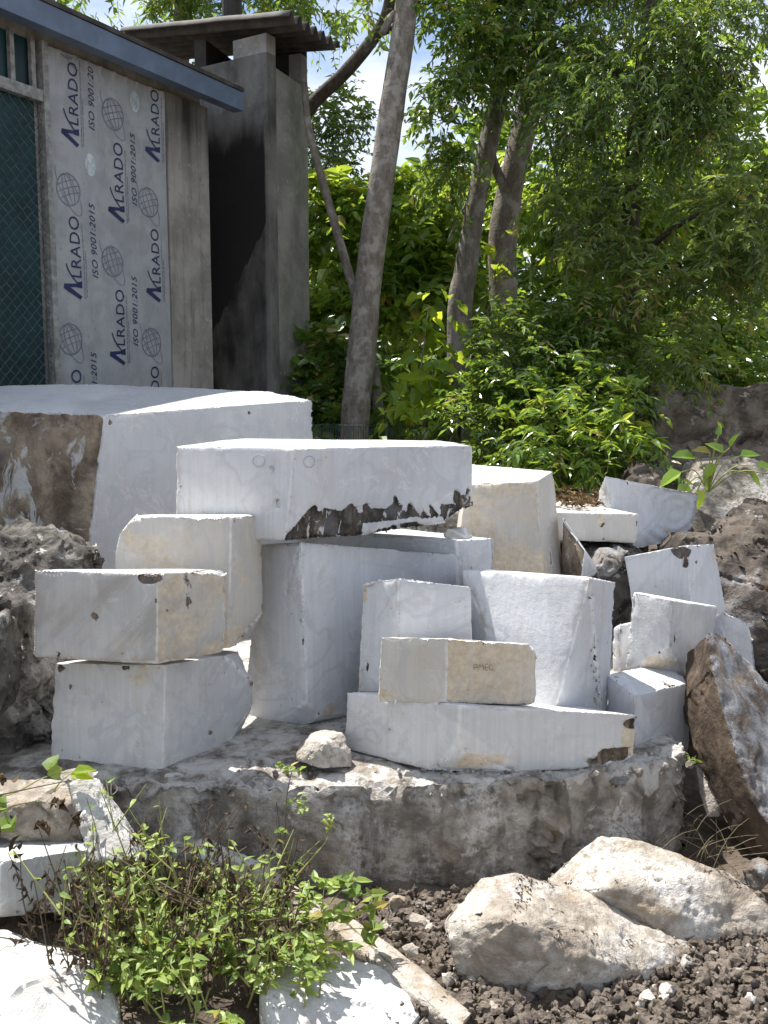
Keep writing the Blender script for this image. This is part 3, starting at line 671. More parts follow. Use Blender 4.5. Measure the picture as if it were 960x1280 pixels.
s_ = NT('printed_film'); c_ = s_.coords(); n_ = s_.noise(c_, 5, 6, .6, .5); n2_ = s_.noise(s_.coords((6, 6, .8)), 4, 5, .6)
cc = s_.mix(s_.ramp(n_, .35, .65), (.285, .298, .318), (.36, .372, .392)); cc = s_.mix(s_.ramp(n2_, .56, .74, 0, .5), cc, (.42, .43, .45))
cc = s_.mix(s_.ramp(s_.noise(c_, 22, 5, .6), .60, .72, 0, .5), cc, (.20, .205, .215))
M['film'] = s_.surf(cc, .5, s_.bump(s_.noise(c_, 9, 4, .6), .25, .01), .4)
M['ink'] = plain_mat('navy_ink', (.018, .026, .095), .5, bump=0)
M['paleink'] = plain_mat('faded_blue_ink', (.16, .178, .245), .5, bump=0)
M['whitefilm'] = plain_mat('white_print', (.47, .52, .57), .5, bump=0)

shed = empty('workshop_shed', W(0, 0), 'grey workshop shed with blue eave, dark teal mesh window and printed cladding panel', 'shed')
zb = P(303, 140, 8.08).z; zt = P(308, 117, 8.08).z
def wbox(mb, s0, s1, z0, z1, o0, o1, m=0):
    mb.hexa([W(s0, z0, o1), W(s1, z0, o1), W(s1, z0, o0), W(s0, z0, o0), W(s0, z1, o1), W(s1, z1, o1), W(s1, z1, o0), W(s0, z1, o0)], m)
mb = MB(); wbox(mb, -4, 1.66, 0, zt + .04, -.2, 0)
mb.hexa([W(1.52, 0, -.201), W(1.66, 0, -.201), W(1.66, 0, -3.5), W(1.52, 0, -3.5), W(1.52, zt, -.201), W(1.66, zt, -.201), W(1.66, zt + .4, -3.5), W(1.52, zt + .4, -3.5)])
mb.build('wall', M['concrete'], shed)
def grid_face(name, mat, f, nu, nv, attrs, parent, thick, inward=None):
    "a wall face as a fine grid f(u, v) -> point with a box body behind it"
    V = [f(i / nu, j / nv) for j in range(nv + 1) for i in range(nu + 1)]
    n = (f(1, 0) - f(0, 0)).cross(f(0, 1) - f(0, 0)).normalized()
    Fs = [(j * (nu + 1) + i, j * (nu + 1) + i + 1, (j + 1) * (nu + 1) + i + 1, (j + 1) * (nu + 1) + i) for j in range(nv) for i in range(nu)]
    at = {k: [g(i / nu, j / nv) for j in range(nv + 1) for i in range(nu + 1)] for k, g in attrs.items()}
    b = len(V); q = [f(0, 0), f(1, 0), f(1, 1), f(0, 1)]
    V += q + [p + (inward if inward is not None else -n * thick) for p in q]
    Fs += [(b + 7, b + 6, b + 5, b + 4), (b, b + 4, b + 5, b + 1), (b + 1, b + 5, b + 6, b + 2), (b + 2, b + 6, b + 7, b + 3), (b + 3, b + 7, b + 4, b)]
    for k in at: at[k] += [at[k][0], at[k][nu], at[k][-1], at[k][nv * (nu + 1)]] * 2
    return link(name, mesh_np(name, V, Fs, [mat], attrs=at), parent)
s0, s1 = wsz(208, 200)[0], wsz(259, 200)[0]
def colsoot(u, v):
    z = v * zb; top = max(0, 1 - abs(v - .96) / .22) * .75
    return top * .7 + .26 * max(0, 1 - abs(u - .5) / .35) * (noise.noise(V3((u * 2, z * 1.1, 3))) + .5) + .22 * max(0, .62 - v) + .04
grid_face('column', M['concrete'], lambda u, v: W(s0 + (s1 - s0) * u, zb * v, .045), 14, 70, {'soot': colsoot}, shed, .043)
mb = MB(); wbox(mb, -4, -.04, 0, zb - .01, .004, .012); mb.build('window_sheet', M['teal'], shed)
# window frame: post, transom, bars of the upper light
mb = MB()
pl_, pr_ = wsz(58.5, 250, .06)[0], wsz(65.5, 250, .06)[0]
wbox(mb, pl_, pr_, 0, zb - .01, .016, .075)
zt_ = wsz(40, 118)[1]
wbox(mb, -4, pl_ - .002, zt_ - .035, zt_ + .035, .016, .07)
for x in (13, 39, -14, -40, -66): s = wsz(x, 70)[0]; wbox(mb, s - .017, s + .017, zt_ + .037, zb - .012, .02, .05)
s = wsz(51, 70)[0]; wbox(mb, s - .02, s + .02, zt_ + .037, zb - .012, .018, .055)
fr = mb.build('window_frame', M['frame'], shed)
mb = MB(); D_ = .062; H = zt_ - .04; sl_, sr_ = -1.4, pl_ - .004
def clipseg(a, b, z0, z1):
    pass
k = -H
zz0 = .5
while k < (sr_ - sl_) + H:
    for sg in (1, -1):
        # line s = sl + k + sg*(z - zz0): keep the stretch inside the window
        pts = []
        z = zz0
        sA = sl_ + k if sg == 1 else sl_ + k
        za, zb_ = zz0, H
        lo = (sl_ - sA) / sg + zz0; hi = (sr_ - sA) / sg + zz0
        lo, hi = min(lo, hi), max(lo, hi)
        za, zb_ = max(za, lo), min(zb_, hi)
        if zb_ - za > .03:
            n_ = max(2, int((zb_ - za) / D_ * 2))
            q = []
            for i in range(n_ + 1):
                z = za + (zb_ - za) * i / n_
                q.append(W(sA + sg * (z - zz0), z, .045 + .004 * sg * (1 if i % 2 else -1)))
            mb.tube(q, .0028, 3, cap=False)
    k += D_ * 1.25
mb.build('wire_mesh', M['wire'], shed)
# printed panel: film board with a torn top edge, printing 2 mm proud of it
FM = []; FV = []; FF = []
def wave(s, z): return .012 * noise.noise(V3((s * 2.6, z * 1.1, 7))) + .004 * noise.noise(V3((s * 11, z * 3.5, 2)))
def fadd(pts2, off, m, faces=None):
    b = len(FV)
    for (s, z) in pts2: FV.append(W(s, z, off + wave(s, z)))
    for f in (faces or [list(range(len(pts2)))]): FF.append([b + i for i in f]); FM.append(m)
pa, pb = pr_ + .012, s0 - .004
nt = 46; topz = []
rr = random.Random(5)
for i in range(nt + 1):
    s = pa + (pb - pa) * i / nt
    base = wsz(65, 40)[1] * (1 - i / nt) + wsz(208, 103)[1] * i / nt
    topz.append((s, min(base + .025 * noise.noise(V3((i * .55, 2, 0))) + rr.uniform(-.008, .008), zb - .01)))
fr_ = [(s, z) for s, z in topz]
nzs = 70
for i in range(nt + 1):
    s, zt2 = fr_[i]
    for k in range(nzs + 1):
        z = zt2 * k / nzs; FV.append(W(s, z, .03 + wave(s, z) + (.012 * (i % 5 == 0) if k == nzs else 0)))
for i in range(nt + 1): FV.append(W(fr_[i][0], fr_[i][1], .012))
for i in range(nt):
    for k in range(nzs):
        a = i * (nzs + 1) + k; FF.append([a, a + nzs + 1, a + nzs + 2, a + 1]); FM.append(0)
    a = (nt + 1) * (nzs + 1) + i; b = i * (nzs + 1) + nzs; FF.append([b, b + nzs + 1, a + 1, a]); FM.append(0)
for s, zt2 in (fr_[0], fr_[-1]):
    b = len(FV); FV.extend([W(s, 0, .03), W(s, 0, .012), W(s, zt2, .012), W(s, zt2, .03)]); FF.append([b, b + 1, b + 2, b + 3]); FM.append(0)
TXT = {}
def text_mesh(body):
    if body not in TXT:
        cu = bpy.data.curves.new('lettering', 'FONT'); cu.body = body; cu.resolution_u = 3; cu.space_character = 1.06
        o = bpy.data.objects.new('lettering', cu); COL.objects.link(o); bpy.context.view_layer.update()
        me = bpy.data.meshes.new_from_object(o.evaluated_get(bpy.context.evaluated_depsgraph_get()))
        v = np.array([x.co[:2] for x in me.vertices]); f = [list(p.vertices) for p in me.polygons]
        bpy.data.objects.remove(o); bpy.data.curves.remove(cu); bpy.data.meshes.remove(me)
        v -= v.min(0); TXT[body] = (v, f, v.max(0))
    return TXT[body]
PO = .0335
def zmax_at(s):
    i = min(nt - 1, max(0, int((s - pa) / (pb - pa) * nt))); return min(fr_[i][1], fr_[i + 1][1]) - .004
def clip_add(pts2, m, faces=None, off=PO):
    "adds printing, leaving out whatever would lie above the torn edge or past the side of the board"
    fs = faces or [list(range(len(pts2)))]
    fs = [f for f in fs if all(pa < pts2[i][0] < pb and pts2[i][1] < zmax_at(pts2[i][0]) for i in f)]
    if fs: fadd(pts2, off, m, fs)
def put_text(body, sc, z0, length, height, m, slant=0.0):
    v, f, mxv = text_mesh(body)
    # reads upward: text x -> up the wall, text y -> to the left
    pts = [(sc + height / 2 - y / mxv[1] * height, z0 + x / mxv[0] * length + slant * y) for x, y in v]
    clip_add(pts, m, f)
def ribbon(pts, w, m):
    for (a, b) in zip(pts, pts[1:]):
        dx, dz = b[0] - a[0], b[1] - a[1]; L = math.hypot(dx, dz) or 1; nx, nz_ = -dz / L * w / 2, dx / L * w / 2
        clip_add([(a[0] - nx, a[1] - nz_), (b[0] - nx, b[1] - nz_), (b[0] + nx, b[1] + nz_), (a[0] + nx, a[1] + nz_)], m)
def logo(x, ytop, ybot):
    "the wordmark: a bold angled A with a swoosh, then the rest of the name, small print beneath"
    sc, zt1 = wsz(x, ytop); _, zb1 = wsz(x, ybot); L = zt1 - zb1
    put_text('LRADO', sc + .010, zb1 + L * .255, L * .745, L * .165, 1)
    hgt = L * .165; r0 = sc + .010 + hgt / 2          # the line the letters stand on
    ap = (r0 - L * .30, zb1 + L * .105)               # tip of the A, to the left
    clip_add([ap, (ap[0] + .02, ap[1] + .028), (r0 + .0, zb1 + L * .025), (r0 - .02, zb1 - L * .015)], 1)
    clip_add([ap, (ap[0] + .004, ap[1] + .03), (r0 - .035, zb1 + L * .18), (r0 - .01, zb1 + L * .15)], 1)
    clip_add([(r0 - .045, zb1 + L * .13), (r0 + .002, zb1 + L * .13), (r0 + .002, zb1 + L * .215), (r0 - .045, zb1 + L * .19)], 1)
    ribbon([(r0 - .03 - t * .10 - .02 * math.sin(t * 3), zb1 + L * (.17 + .24 * t)) for t in np.linspace(0, 1, 7)], .010, 1)
    for j, (a, b2) in enumerate(((0, .93), (.02, .60))):
        zz = zb1 + L * a
        while zz < zb1 + L * b2:
            st = .018 + .02 * ((zz * 97 + j) % 1); ribbon([(r0 + .026 + .018 * j, zz), (r0 + .026 + .018 * j, min(zz + st, zb1 + L * b2))], .006, 2); zz += st + .006
def globe(x, y, tilt=.35):
    sc, zc = wsz(x, y); r = .104; q = lambda a, b: (sc + a * math.cos(tilt) - b * math.sin(tilt), zc + a * math.sin(tilt) + b * math.cos(tilt))
    T_ = np.linspace(0, 2 * math.pi, 29)
    ribbon([q(r * math.cos(t), r * math.sin(t)) for t in T_], .0075, 2)
    for k in (.42, .0, -.42):
        ribbon([q(r * k * math.cos(t), r * math.sin(t)) for t in np.linspace(-1.57, 1.57, 13)], .0048, 2)
        ribbon([q(r * math.cos(t) * math.cos(k), r * (math.sin(k) + .12 * math.sin(t * 1))) for t in np.linspace(0, 3.1416, 13)], .0048, 2)
    t2 = .62
    arc = [(1.78 * r * math.cos(t), .62 * r * math.sin(t)) for t in np.linspace(.35, 5.3, 26)]
    t3 = 2.15
    ribbon([(sc + a * math.cos(t3) - b * math.sin(t3), zc + a * math.sin(t3) + b * math.cos(t3)) for a, b in arc], .004, 2)
def emblem(x, y):
    sc, zc = wsz(x, y); T_ = np.linspace(0, 2 * math.pi, 25)[:-1]
    clip_add([(sc + .05 * math.cos(t), zc + .075 * math.sin(t)) for t in T_], 3, off=.0325)
    ribbon([(sc - .03, zc - .05), (sc - .022, zc + .02), (sc, zc - .025), (sc + .03, zc + .05)], .007, 4)
    ribbon([(sc + .004, zc - .055), (sc + .026, zc - .01)], .007, 4)
for x, a, b in ((88, 78, 180), (91, 270, 372), (94, 462, 564), (145, -10, 92), (146, 178, 276), (147, 362, 455), (192, 112, 200), (192, 286, 376), (192, 458, 548)): logo(x, a, b)
for x, a, b in ((112, 70, 161), (115, 256, 347), (117, 442, 533), (166, 168, 256), (167, 347, 432)):
    sc, z1 = wsz(x, a); _, z2 = wsz(x, b); put_text('ISO 9001:2015', sc, z2, z1 - z2, .052, 1, .02)
for x, y in ((82, 52), (86, 237), (88, 424), (141, 143), (140, 327), (186, 253), (189, 428), (194, 86)): globe(x, y)
for x, y in ((114, 206), (169, 127)): emblem(x, y)
pn = mesh_np('cladding_panel', FV, FF, [M['film'], M['ink'], M['paleink'], M['whitefilm'], M['film']], FM)
link('cladding_panel', pn, shed)
# blue eave beam and roof sheet
mb = MB(); wbox(mb, -4.5, 1.90, zb, zt, .15, .25); mb.build('eave_beam', M['bluemetal'], shed)
mb = MB(); A_ = [W(-4.5, zt + .004, .26), W(1.9, zt + .004, .26), W(1.9, zt + .75, -3.8), W(-4.5, zt + .75, -3.8)]
mb.hexa(A_ + [p + V3((0, 0, .03)) for p in A_]); mb.build('roof', M['corrugated'], shed)

# ------------------------------------------------------------------ sooty chimney hut
K = P(335, 200, 8.3); KA = P(246, 200, 8.72); KB = P(385, 200, 9.02)
for v in (K, KA, KB): v.z = 0
hut = empty('chimney_hut', K, 'tall soot-blackened concrete smoke hut with a corrugated roof beside the shed', 'hut')
zl = P(280, 75, 8.5).z; zr = P(360, 97, 8.7).z; zK = P(335, 44, 8.3).z
def lsoot(u, v):      # u: from the back edge to the corner
    z = v * zl; x_ = u
    y = 1 - v
    s = .98 * max(0, min(1, (v - .18) / .10)) * (1.0 if v < .80 else max(0, 1 - (v - .80) / .17))
    diag = .44 + .26 * u            # below this line the black thins out to dark grey
    if v < diag: s = min(s, .62)
    if u > .965: s *= .5
    return max(s, .50)
grid_face('wall', M['hut_concrete'], lambda u, v: KA.lerp(K, u) + V3((0, 0, zl * v)), 30, 90, {'soot': lsoot}, hut, .12)
def rsoot(u, v):
    e = max(0, 1 - u / .22) * .3
    k = max(0, 1 - abs(v - (.45 - .16 * u)) / .11) * max(0, 1 - u / .8)
    return e + .8 * k + (.45 * max(0, .45 - v) * 2) + .12 * noise.noise(V3((u * 3, v * 9, 1)))
grid_face('wall', M['hut_concrete'], lambda u, v: K.lerp(KB, u) + V3((0, 0, zr * v)), 24, 90, {'soot': rsoot, 'patch': lambda u, v: max(0, .5 - abs(v - .41) / .05) * (u < .7)}, hut, .12, (KA - K).normalized() * .10 + V3((.42, .69, 0)).normalized() * .006)
def prism(mb, p, q, depth, z0, z1):
    n = (q - p).cross(V3((0, 0, 1))).normalized() * -depth
    a = [p, q, q + n, p + n]; mb.hexa([v + V3((0, 0, z0)) for v in a] + [v + V3((0, 0, z1)) for v in a])
mb = MB()
prism(mb, KA.lerp(K, .55), KA.lerp(K, .998), .12, zl + .001, zK + .02)
mb.build('pillar', M['hut_concrete'], hut)
mb = MB(); prism(mb, K.lerp(KB, .84), KB, .12, zr + .001, zK + .06); mb.build('pillar', M['hut_concrete'], hut)
mb = MB()  # back walls close the hut
KD = KA + KB - K
mb.hexa([v + V3((0, 0, z)) for z in (0, zl + .24) for v in (KA, KD, KD + V3((0, -.1, 0)), KA + V3((.1, 0, 0)))])
mb.hexa([v + V3((0, 0, z)) for z in (0, zl + .3) for v in (KD, KB, KB + V3((-.1, 0, 0)), KD + V3((0, -.1, 0)))])
mb.build('back_wall', M['darkmetal'], hut)
RA, RB, RC = P(150, 40, 9.2), P(362, 20, 7.95), P(425, 60, 8.75); RD = RA + RC - RB
nu, nv = 90, 12; V = []; Fs = []
for lay in (0, 1):
    for j in range(nv + 1):
        for i in range(nu + 1):
            u, v = i / nu, j / nv; p = RB + (RC - RB) * u + (RA - RB) * v
            p = p + V3((0, 0,   .042 * math.sin(u * 2 * math.pi * 6.5) + .010 * noise.noise(V3((u * 5, v * 4, 0))) + lay * .012)); V.append(p)
n1_ = (nu + 1) * (nv + 1)
for j in range(nv):
    for i in range(nu):
        a = j * (nu + 1) + i; q = [a, a + 1, a + nu + 2, a + nu + 1]; Fs.append(q[::-1]); Fs.append([k + n1_ for k in q])
for i in range(nu): Fs.append([i, i + 1, i + 1 + n1_, i + n1_])
for j in range(nv): a = j * (nu + 1); Fs.append([a, a + n1_, a + nu + 1 + n1_, a + nu + 1])
rf = link('roof', mesh_np('roof', V, Fs, [M['corrugated']], smooth=True), hut)
mb = MB(); mb.tube([P(290, 40, 8.9), P(290, -40, 8.9)], .088, 14); mb.build('stovepipe', M['darkmetal'], hut, smooth=False)

# low wire fence behind the pile
fence = MB()
fa, fb = P(388, 531, 7.3), P(575, 533, 7.6)
for i in range(0, 62):
    p = fa.lerp(fb, i / 61); fence.tube([V3((p.x, p.y, 0)), p + V3((0, 0, .012 * (i % 2)))], .0032, 3)
for k in range(8):
    fence.tube([V3((fa.x, fa.y - .004, fa.z - k * .11)), V3((fb.x, fb.y - .004, fb.z - k * .11))], .003, 3)
for i in (0, .5, 1): p = fa.lerp(fb, i); fence.tube([V3((p.x, p.y + .03, 0)), p + V3((0, .03, .03))], .015, 6)
tag(fence.build('wire_fence', M['wire']), 'low wire fence at the foot of the pale leaning trunk', 'fence')
# ------------------------------------------------------------------ foliage
def unit(a): return a / (np.linalg.norm(a, axis=-1, keepdims=True) + 1e-9)
def rdir(n): return unit(rng.normal(size=(n, 3)))
class Leaves:
    def __init__(s): s.p = []; s.a = []; s.n = []; s.l = []; s.w = []; s.t = []
    def add(s, p, a, n, l, w, t):
        s.p.append(p); s.a.append(a); s.n.append(n); s.l.append(l); s.w.append(w); s.t.append(t)
    def arrays(s): return [np.concatenate(x) for x in (s.p, s.a, s.n, s.l, s.w, s.t)]
    def build(s, name, mat, parent=None, broad=False, fold=.22, curl=.12, label=None, cat=None, group=None, kind=None, extra=None):
        p, a, n, l, w, t = s.arrays(); a = unit(a); b = unit(np.cross(n, a)); n = np.cross(a, b)
        l = l[:, None]; w = w[:, None]; N = len(p)
        if broad:
            rows = [p, p + a * l * .22 + b * w * .5 + n * w * fold, p + a * l * .22 - b * w * .5 + n * w * fold,
                    p + a * l * .62 + b * w * .40 + n * (w * fold * .8 - l * curl * .4), p + a * l * .62 - b * w * .40 + n * (w * fold * .8 - l * curl * .4),
                    p + a * l * .5 - n * l * curl * .2, p + a * l - n * l * curl]
            tri = np.array([[0, 5, 1], [0, 2, 5], [1, 5, 3], [2, 4, 5], [3, 5, 6], [4, 6, 5]])
        else:
            rows = [p, p + a * l * .45 + b * w * .5 + n * w * fold, p + a * l * .45 - b * w * .5 + n * w * fold, p + a * l - n * l * curl]
            tri = np.array([[0, 3, 1], [0, 2, 3]])
        k = len(rows); V = np.stack(rows, 1).reshape(-1, 3)
        Fc = (np.arange(N)[:, None, None] * k + tri[None]).reshape(-1, 3)
        T = np.repeat(t, k); mats = [mat]; fm = None
        if extra is not None:       # (vertices, triangles, material): twigs or stems in the same mesh
            ev, ef, em = extra; fm = np.concatenate([np.zeros(len(Fc), int), np.ones(len(ef), int)])
            Fc = np.concatenate([Fc, ef + len(V)]); V = np.concatenate([V, ev]); T = np.concatenate([T, np.full(len(ev), .5)]); mats.append(em)
        org = V.mean(0); org[2] = V[:, 2].min()
        if parent is not None: org = np.zeros(3)
        o = link(name, mesh_np(name, V - org, Fc, mats, fm, smooth=False, attrs={'tint': T}), parent, None if parent is not None else Vector(org))
        return tag(o, label, cat, group, kind)

def tubes_np(paths, radii, n=3):
    "many thin tapered stems in one array: paths (m, k, 3), radii (m, k)"
    m, k, _ = paths.shape
    t = unit(np.gradient(paths, axis=1)); up = np.array([.3, .2, .93]); x = unit(np.cross(t, up)); y = np.cross(t, x)
    an = np.arange(n) * 2 * np.pi / n
    V = paths[:, :, None] + (x[:, :, None] * np.cos(an)[:, None] + y[:, :, None] * np.sin(an)[:, None]) * radii[:, :, None, None]
    i = np.arange(m * k * n).reshape(m, k, n); a = i[:, :-1]; b = i[:, 1:]; a2 = np.roll(a, -1, 2); b2 = np.roll(b, -1, 2)
    q = np.concatenate([np.stack([a, a2, b2], -1).reshape(-1, 3), np.stack([a, b2, b], -1).reshape(-1, 3)])
    return V.reshape(-1, 3), q

def lump_px(x, y, Y, rx, ry, rd):
    c = P(x, y, Y); k = Y / F; return (np.array(c), np.array([rx * k, rd, ry * k]))

def crown(lumps, n_twig, per, leaf, width, twig, droop=.3, spread=.8, gate=.0, gsc=1.6, shell=2.2, side=.9, tint=(.0, 1.0), hang=0.0, up=1.0, lj=.5, minz=None, lv=None, wood=None, pair=False):
    "leafy twigs spread through ellipsoid lumps; noise opens gaps"
    lv = lv or Leaves()
    vol = np.array([np.prod(r) ** (2 / 3) for c, r in lumps]); vol = vol / vol.sum()
    C = []; O = []; cnt = 0
    while cnt < n_twig:
        k = rng.choice(len(lumps), p=vol, size=4096)
        d = rdir(4096); r = rng.random(4096) ** (1 / shell)
        c = np.array([lumps[i][0] for i in k]) + d * r[:, None] * np.array([lumps[i][1] for i in k])
        if gate > 0:
            g = np.array([noise.noise(Vector(q) * gsc) for q in c]); ok = g > (gate - .5)
            c, d = c[ok], d[ok]
        if minz is not None: ok = c[:, 2] > minz; c, d = c[ok], d[ok]
        C.append(c); O.append(d); cnt += len(c)
    C = np.concatenate(C)[:n_twig]; O = np.concatenate(O)[:n_twig]
    t = unit(O * .6 + rdir(n_twig) * spread + np.array([0, 0, -hang])); L = twig * rng.uniform(.55, 1.35, n_twig)
    base = rng.uniform(tint[0], tint[1], n_twig)
    u = (np.arange(per) + 1.0) / per
    u = np.clip(u[None] * rng.uniform(.9, 1.05, (n_twig, per)), 0, 1.1)
    pos = C[:, None] + t[:, None] * (L[:, None] * u)[..., None]; pos[..., 2] -= droop * L[:, None] * u ** 2
    tg = unit(t[:, None] - np.array([0, 0, 2 * droop]) * u[..., None])
    sd = unit(np.cross(tg, np.array([0.02, .05, 1.0])) + rng.normal(size=tg.shape) * .25)
    sg = np.where(np.arange(per) % 2 == 0, 1, -1)[None, :, None]
    ax = unit(tg * .55 + sd * sg * side + rng.normal(size=tg.shape) * .25 - np.array([0, 0, droop * .5 + hang * .35]))
    nm = unit(np.array([0, 0, up]) + rng.normal(size=tg.shape) * .55)
    ll = leaf * rng.uniform(1 - lj, 1 + lj, (n_twig, per)); ww = width / leaf * ll * rng.uniform(.8, 1.2, (n_twig, per))
    tt = np.clip(base[:, None] + rng.normal(size=(n_twig, per)) * .12, 0, 1)
    lv.add(pos.reshape(-1, 3), ax.reshape(-1, 3), nm.reshape(-1, 3), ll.ravel(), ww.ravel(), tt.ravel())
    ex = None
    if wood is not None:
        q = np.linspace(0, 1, 4); pth = C[:, None] + t[:, None] * (L[:, None] * q)[..., None]; pth[..., 2] -= droop * L[:, None] * q ** 2
        ev, ef = tubes_np(pth, np.tile(np.array([1, .8, .6, .3]) * wood[0], (n_twig, 1))); ex = (ev, ef, wood[1])
    return lv, ex

M['bark_pale'] = bark_mat('pale_grey_bark', (.135, .118, .10), (.24, .215, .185), 1.0, (.34, .32, .285), .45)
M['bark_mid'] = bark_mat('grey_brown_bark', (.14, .115, .095), (.25, .215, .18), 1.0, (.34, .32, .28), .4)
M['bark_dark'] = bark_mat('dark_bark', (.055, .045, .038), (.11, .09, .075), 1.0, (.2, .19, .17), .2)
M['leaf_dark'] = leaf_mat('dark_glossy_leaf', (.036, .090, .024), (.115, .20, .036), (.34, .50, .05), .36, .26, 1.0)
M['leaf_mid'] = leaf_mat('mid_green_leaf', (.040, .110, .022), (.15, .26, .034), (.44, .60, .05), .38, .26, 1.0)
M['leaf_bright'] = leaf_mat('fresh_green_leaf', (.06, .155, .022), (.21, .34, .035), (.56, .70, .06), .42, .28, .9)
M['leaf_olive'] = leaf_mat('olive_leaflet', (.055, .11, .025), (.15, .22, .045), (.42, .52, .06), .40, .33, .7)
M['leaf_heart'] = leaf_mat('yellow_green_heart_leaf', (.11, .21, .02), (.25, .37, .03), (.70, .80, .05), .5)
M['weed_leaf'] = leaf_mat('weed_leaf', (.10, .18, .035), (.30, .38, .09), (.56, .64, .08), .35, .5)
M['dry_leaf'] = leaf_mat('dry_brown_leaf', (.036, .027, .018), (.13, .092, .056), (.12, .07, .03), .2, .7, .2)
M['litter'] = leaf_mat('leaf_litter', (.05, .032, .02), (.20, .13, .06), (.2, .12, .05), .1, .8, .2)
M['stem'] = plain_mat('yellow_green_stem', (.26, .27, .085), .7)
M['drystem'] = plain_mat('dry_brown_stem', (.10, .078, .05), .8)
M['twig'] = plain_mat('grey_twig', (.11, .09, .07), .8)

GT = 'trees behind the pile'
def tree(label, trunk_px, r0, r1, bark, limbs=(), cat='tree', name='tree', group=GT, base_z=-.05):
    pts = [P(*q) for q in trunk_px]; b = pts[0]
    base = V3((b.x + (b.x - pts[1].x) * .3, b.y, base_z)); pts = [base] + pts
    root = empty(name, (base.x, base.y, 0), label, cat, group)
    path = smooth_path(pts, 7); n = len(path)
    rr_ = [r0 + (r1 - r0) * i / (n - 1) for i in range(n)]
    rr_ = [r * (1 + .10 * noise.noise(p * 2.3) + .05 * noise.noise(p * 9)) for r, p in zip(rr_, path)]
    rr_[0] *= 1.25
    mb = MB(); mb.tube(path, rr_, 14); mb.build('trunk', M[bark], root, smooth=True)
    for lp, ra, rb in limbs:
        lpts = smooth_path([P(*q) for q in lp], 6); m = len(lpts)
        lb = MB(); lb.tube(lpts, [ra + (rb - ra) * i / (m - 1) for i in range(m)], 8); lb.build('branch', M[bark], root, smooth=True)
    return root

# pale leaning trunk
t1 = tree('pale grey trunk leaning right, tallest on the left beside the smoke hut', [(443, 545, 7.9), (452, 440, 7.9), (463, 330, 7.9), (478, 220, 7.9), (492, 120, 7.95), (504, 40, 8.0), (512, -60, 8.1), (520, -200, 8.2)], .128, .085, 'bark_pale',
          [([(502, 30, 8.0), (520, 5, 8.2), (560, -40, 8.4)], .03, .015), ([(478, 42, 8.0), (490, 20, 8.0), (500, 15, 8.0)], .03, .03)])
lv, ex = crown([lump_px(540, -190, 8.3, 190, 110, 1.0), lump_px(470, 0, 8.2, 40, 16, .25)], 260, 12, .085, .034, .32, .35, gate=.42, wood=(.004, M['twig']))
lv.build('crown', M['leaf_mid'], t1, extra=ex)
# dark limb that crosses behind the hut
t0 = tree('dark bare limb rising from behind the smoke hut to the pale trunk', [(290, 330, 9.6), (340, 200, 9.5), (387, 134, 9.4), (430, 92, 9.3), (468, 46, 9.2), (486, 8, 9.1), (492, -60, 9.0)], .085, .045, 'bark_dark',
          [([(470, 44, 9.2), (505, 28, 9.2), (545, -5, 9.2)], .035, .02)])
lv, ex = crown([lump_px(420, 135, 10.5, 44, 30, .5), lump_px(408, 195, 10.6, 26, 32, .5)], 190, 12, .075, .03, .3, .4, gate=.38, wood=(.004, M['twig']))
lv.build('crown', M['leaf_dark'], t0, extra=ex)
# second trunk with its crown
t2 = tree('pale trunk in the middle standing left of the darker forked trunk', [(574, 408, 8.9), (582, 340, 8.9), (594, 260, 8.9), (608, 190, 8.95), (626, 110, 9.0), (644, 20, 9.1), (655, -80, 9.2)], .118, .07, 'bark_pale',
          [([(600, 230, 8.95), (585, 250, 8.9), (560, 300, 8.8)], .018, .008), ([(622, 120, 9.0), (590, 60, 8.8), (560, 20, 8.6)], .03, .012)])
lv, ex = crown([lump_px(590, 60, 8.6, 75, 70, .6), lump_px(568, 130, 8.5, 38, 56, .4), lump_px(560, 30, 8.4, 50, 45, .5), lump_px(640, 30, 8.6, 60, 60, .5), lump_px(562, 205, 8.6, 24, 28, .3), lump_px(620, -100, 8.8, 110, 60, .7)],
               560, 14, .075, .030, .30, .55, gate=.46, gsc=2.1, wood=(.0035, M['twig']))
lv.build('crown', M['leaf_mid'], t2, extra=ex)
# third trunk, forked
t3 = tree('darker forked trunk right of the middle pale trunk', [(629, 390, 9.2), (628, 310, 9.2), (636, 245, 9.2), (648, 190, 9.2), (662, 130, 9.25), (674, 60, 9.3), (686, -10, 9.35), (694, -90, 9.4)], .14, .10, 'bark_mid',
          [([(641, 250, 9.2), (628, 228, 9.15), (618, 205, 9.1), (606, 160, 9.1)], .055, .035), ([(668, 85, 9.3), (690, 105, 9.0), (715, 135, 8.7), (735, 162, 8.5)], .05, .025),
           ([(684, 20, 9.3), (715, 6, 9.1), (755, -8, 8.9), (800, -40, 8.7)], .05, .03), ([(672, 130, 9.1), (690, 190, 8.7), (700, 250, 8.5), (690, 330, 8.4)], .02, .008)])
lv, ex = crown([lump_px(700, 20, 8.8, 100, 60, .7), lump_px(740, -90, 9.0, 150, 60, .7), lump_px(640, 50, 8.6, 80, 50, .5)], 500, 14, .08, .032, .32, .5, gate=.46, wood=(.004, M['twig']))
lv.build('crown', M['leaf_dark'], t3, extra=ex)
# thin pole-like stem
tree('thin bare grey stem leaning left behind the pale leaning trunk', [(472, 500, 8.6), (452, 400, 8.6), (424, 300, 8.6), (400, 215, 8.6), (386, 160, 8.6), (380, 100, 8.6)], .05, .028, 'bark_pale')
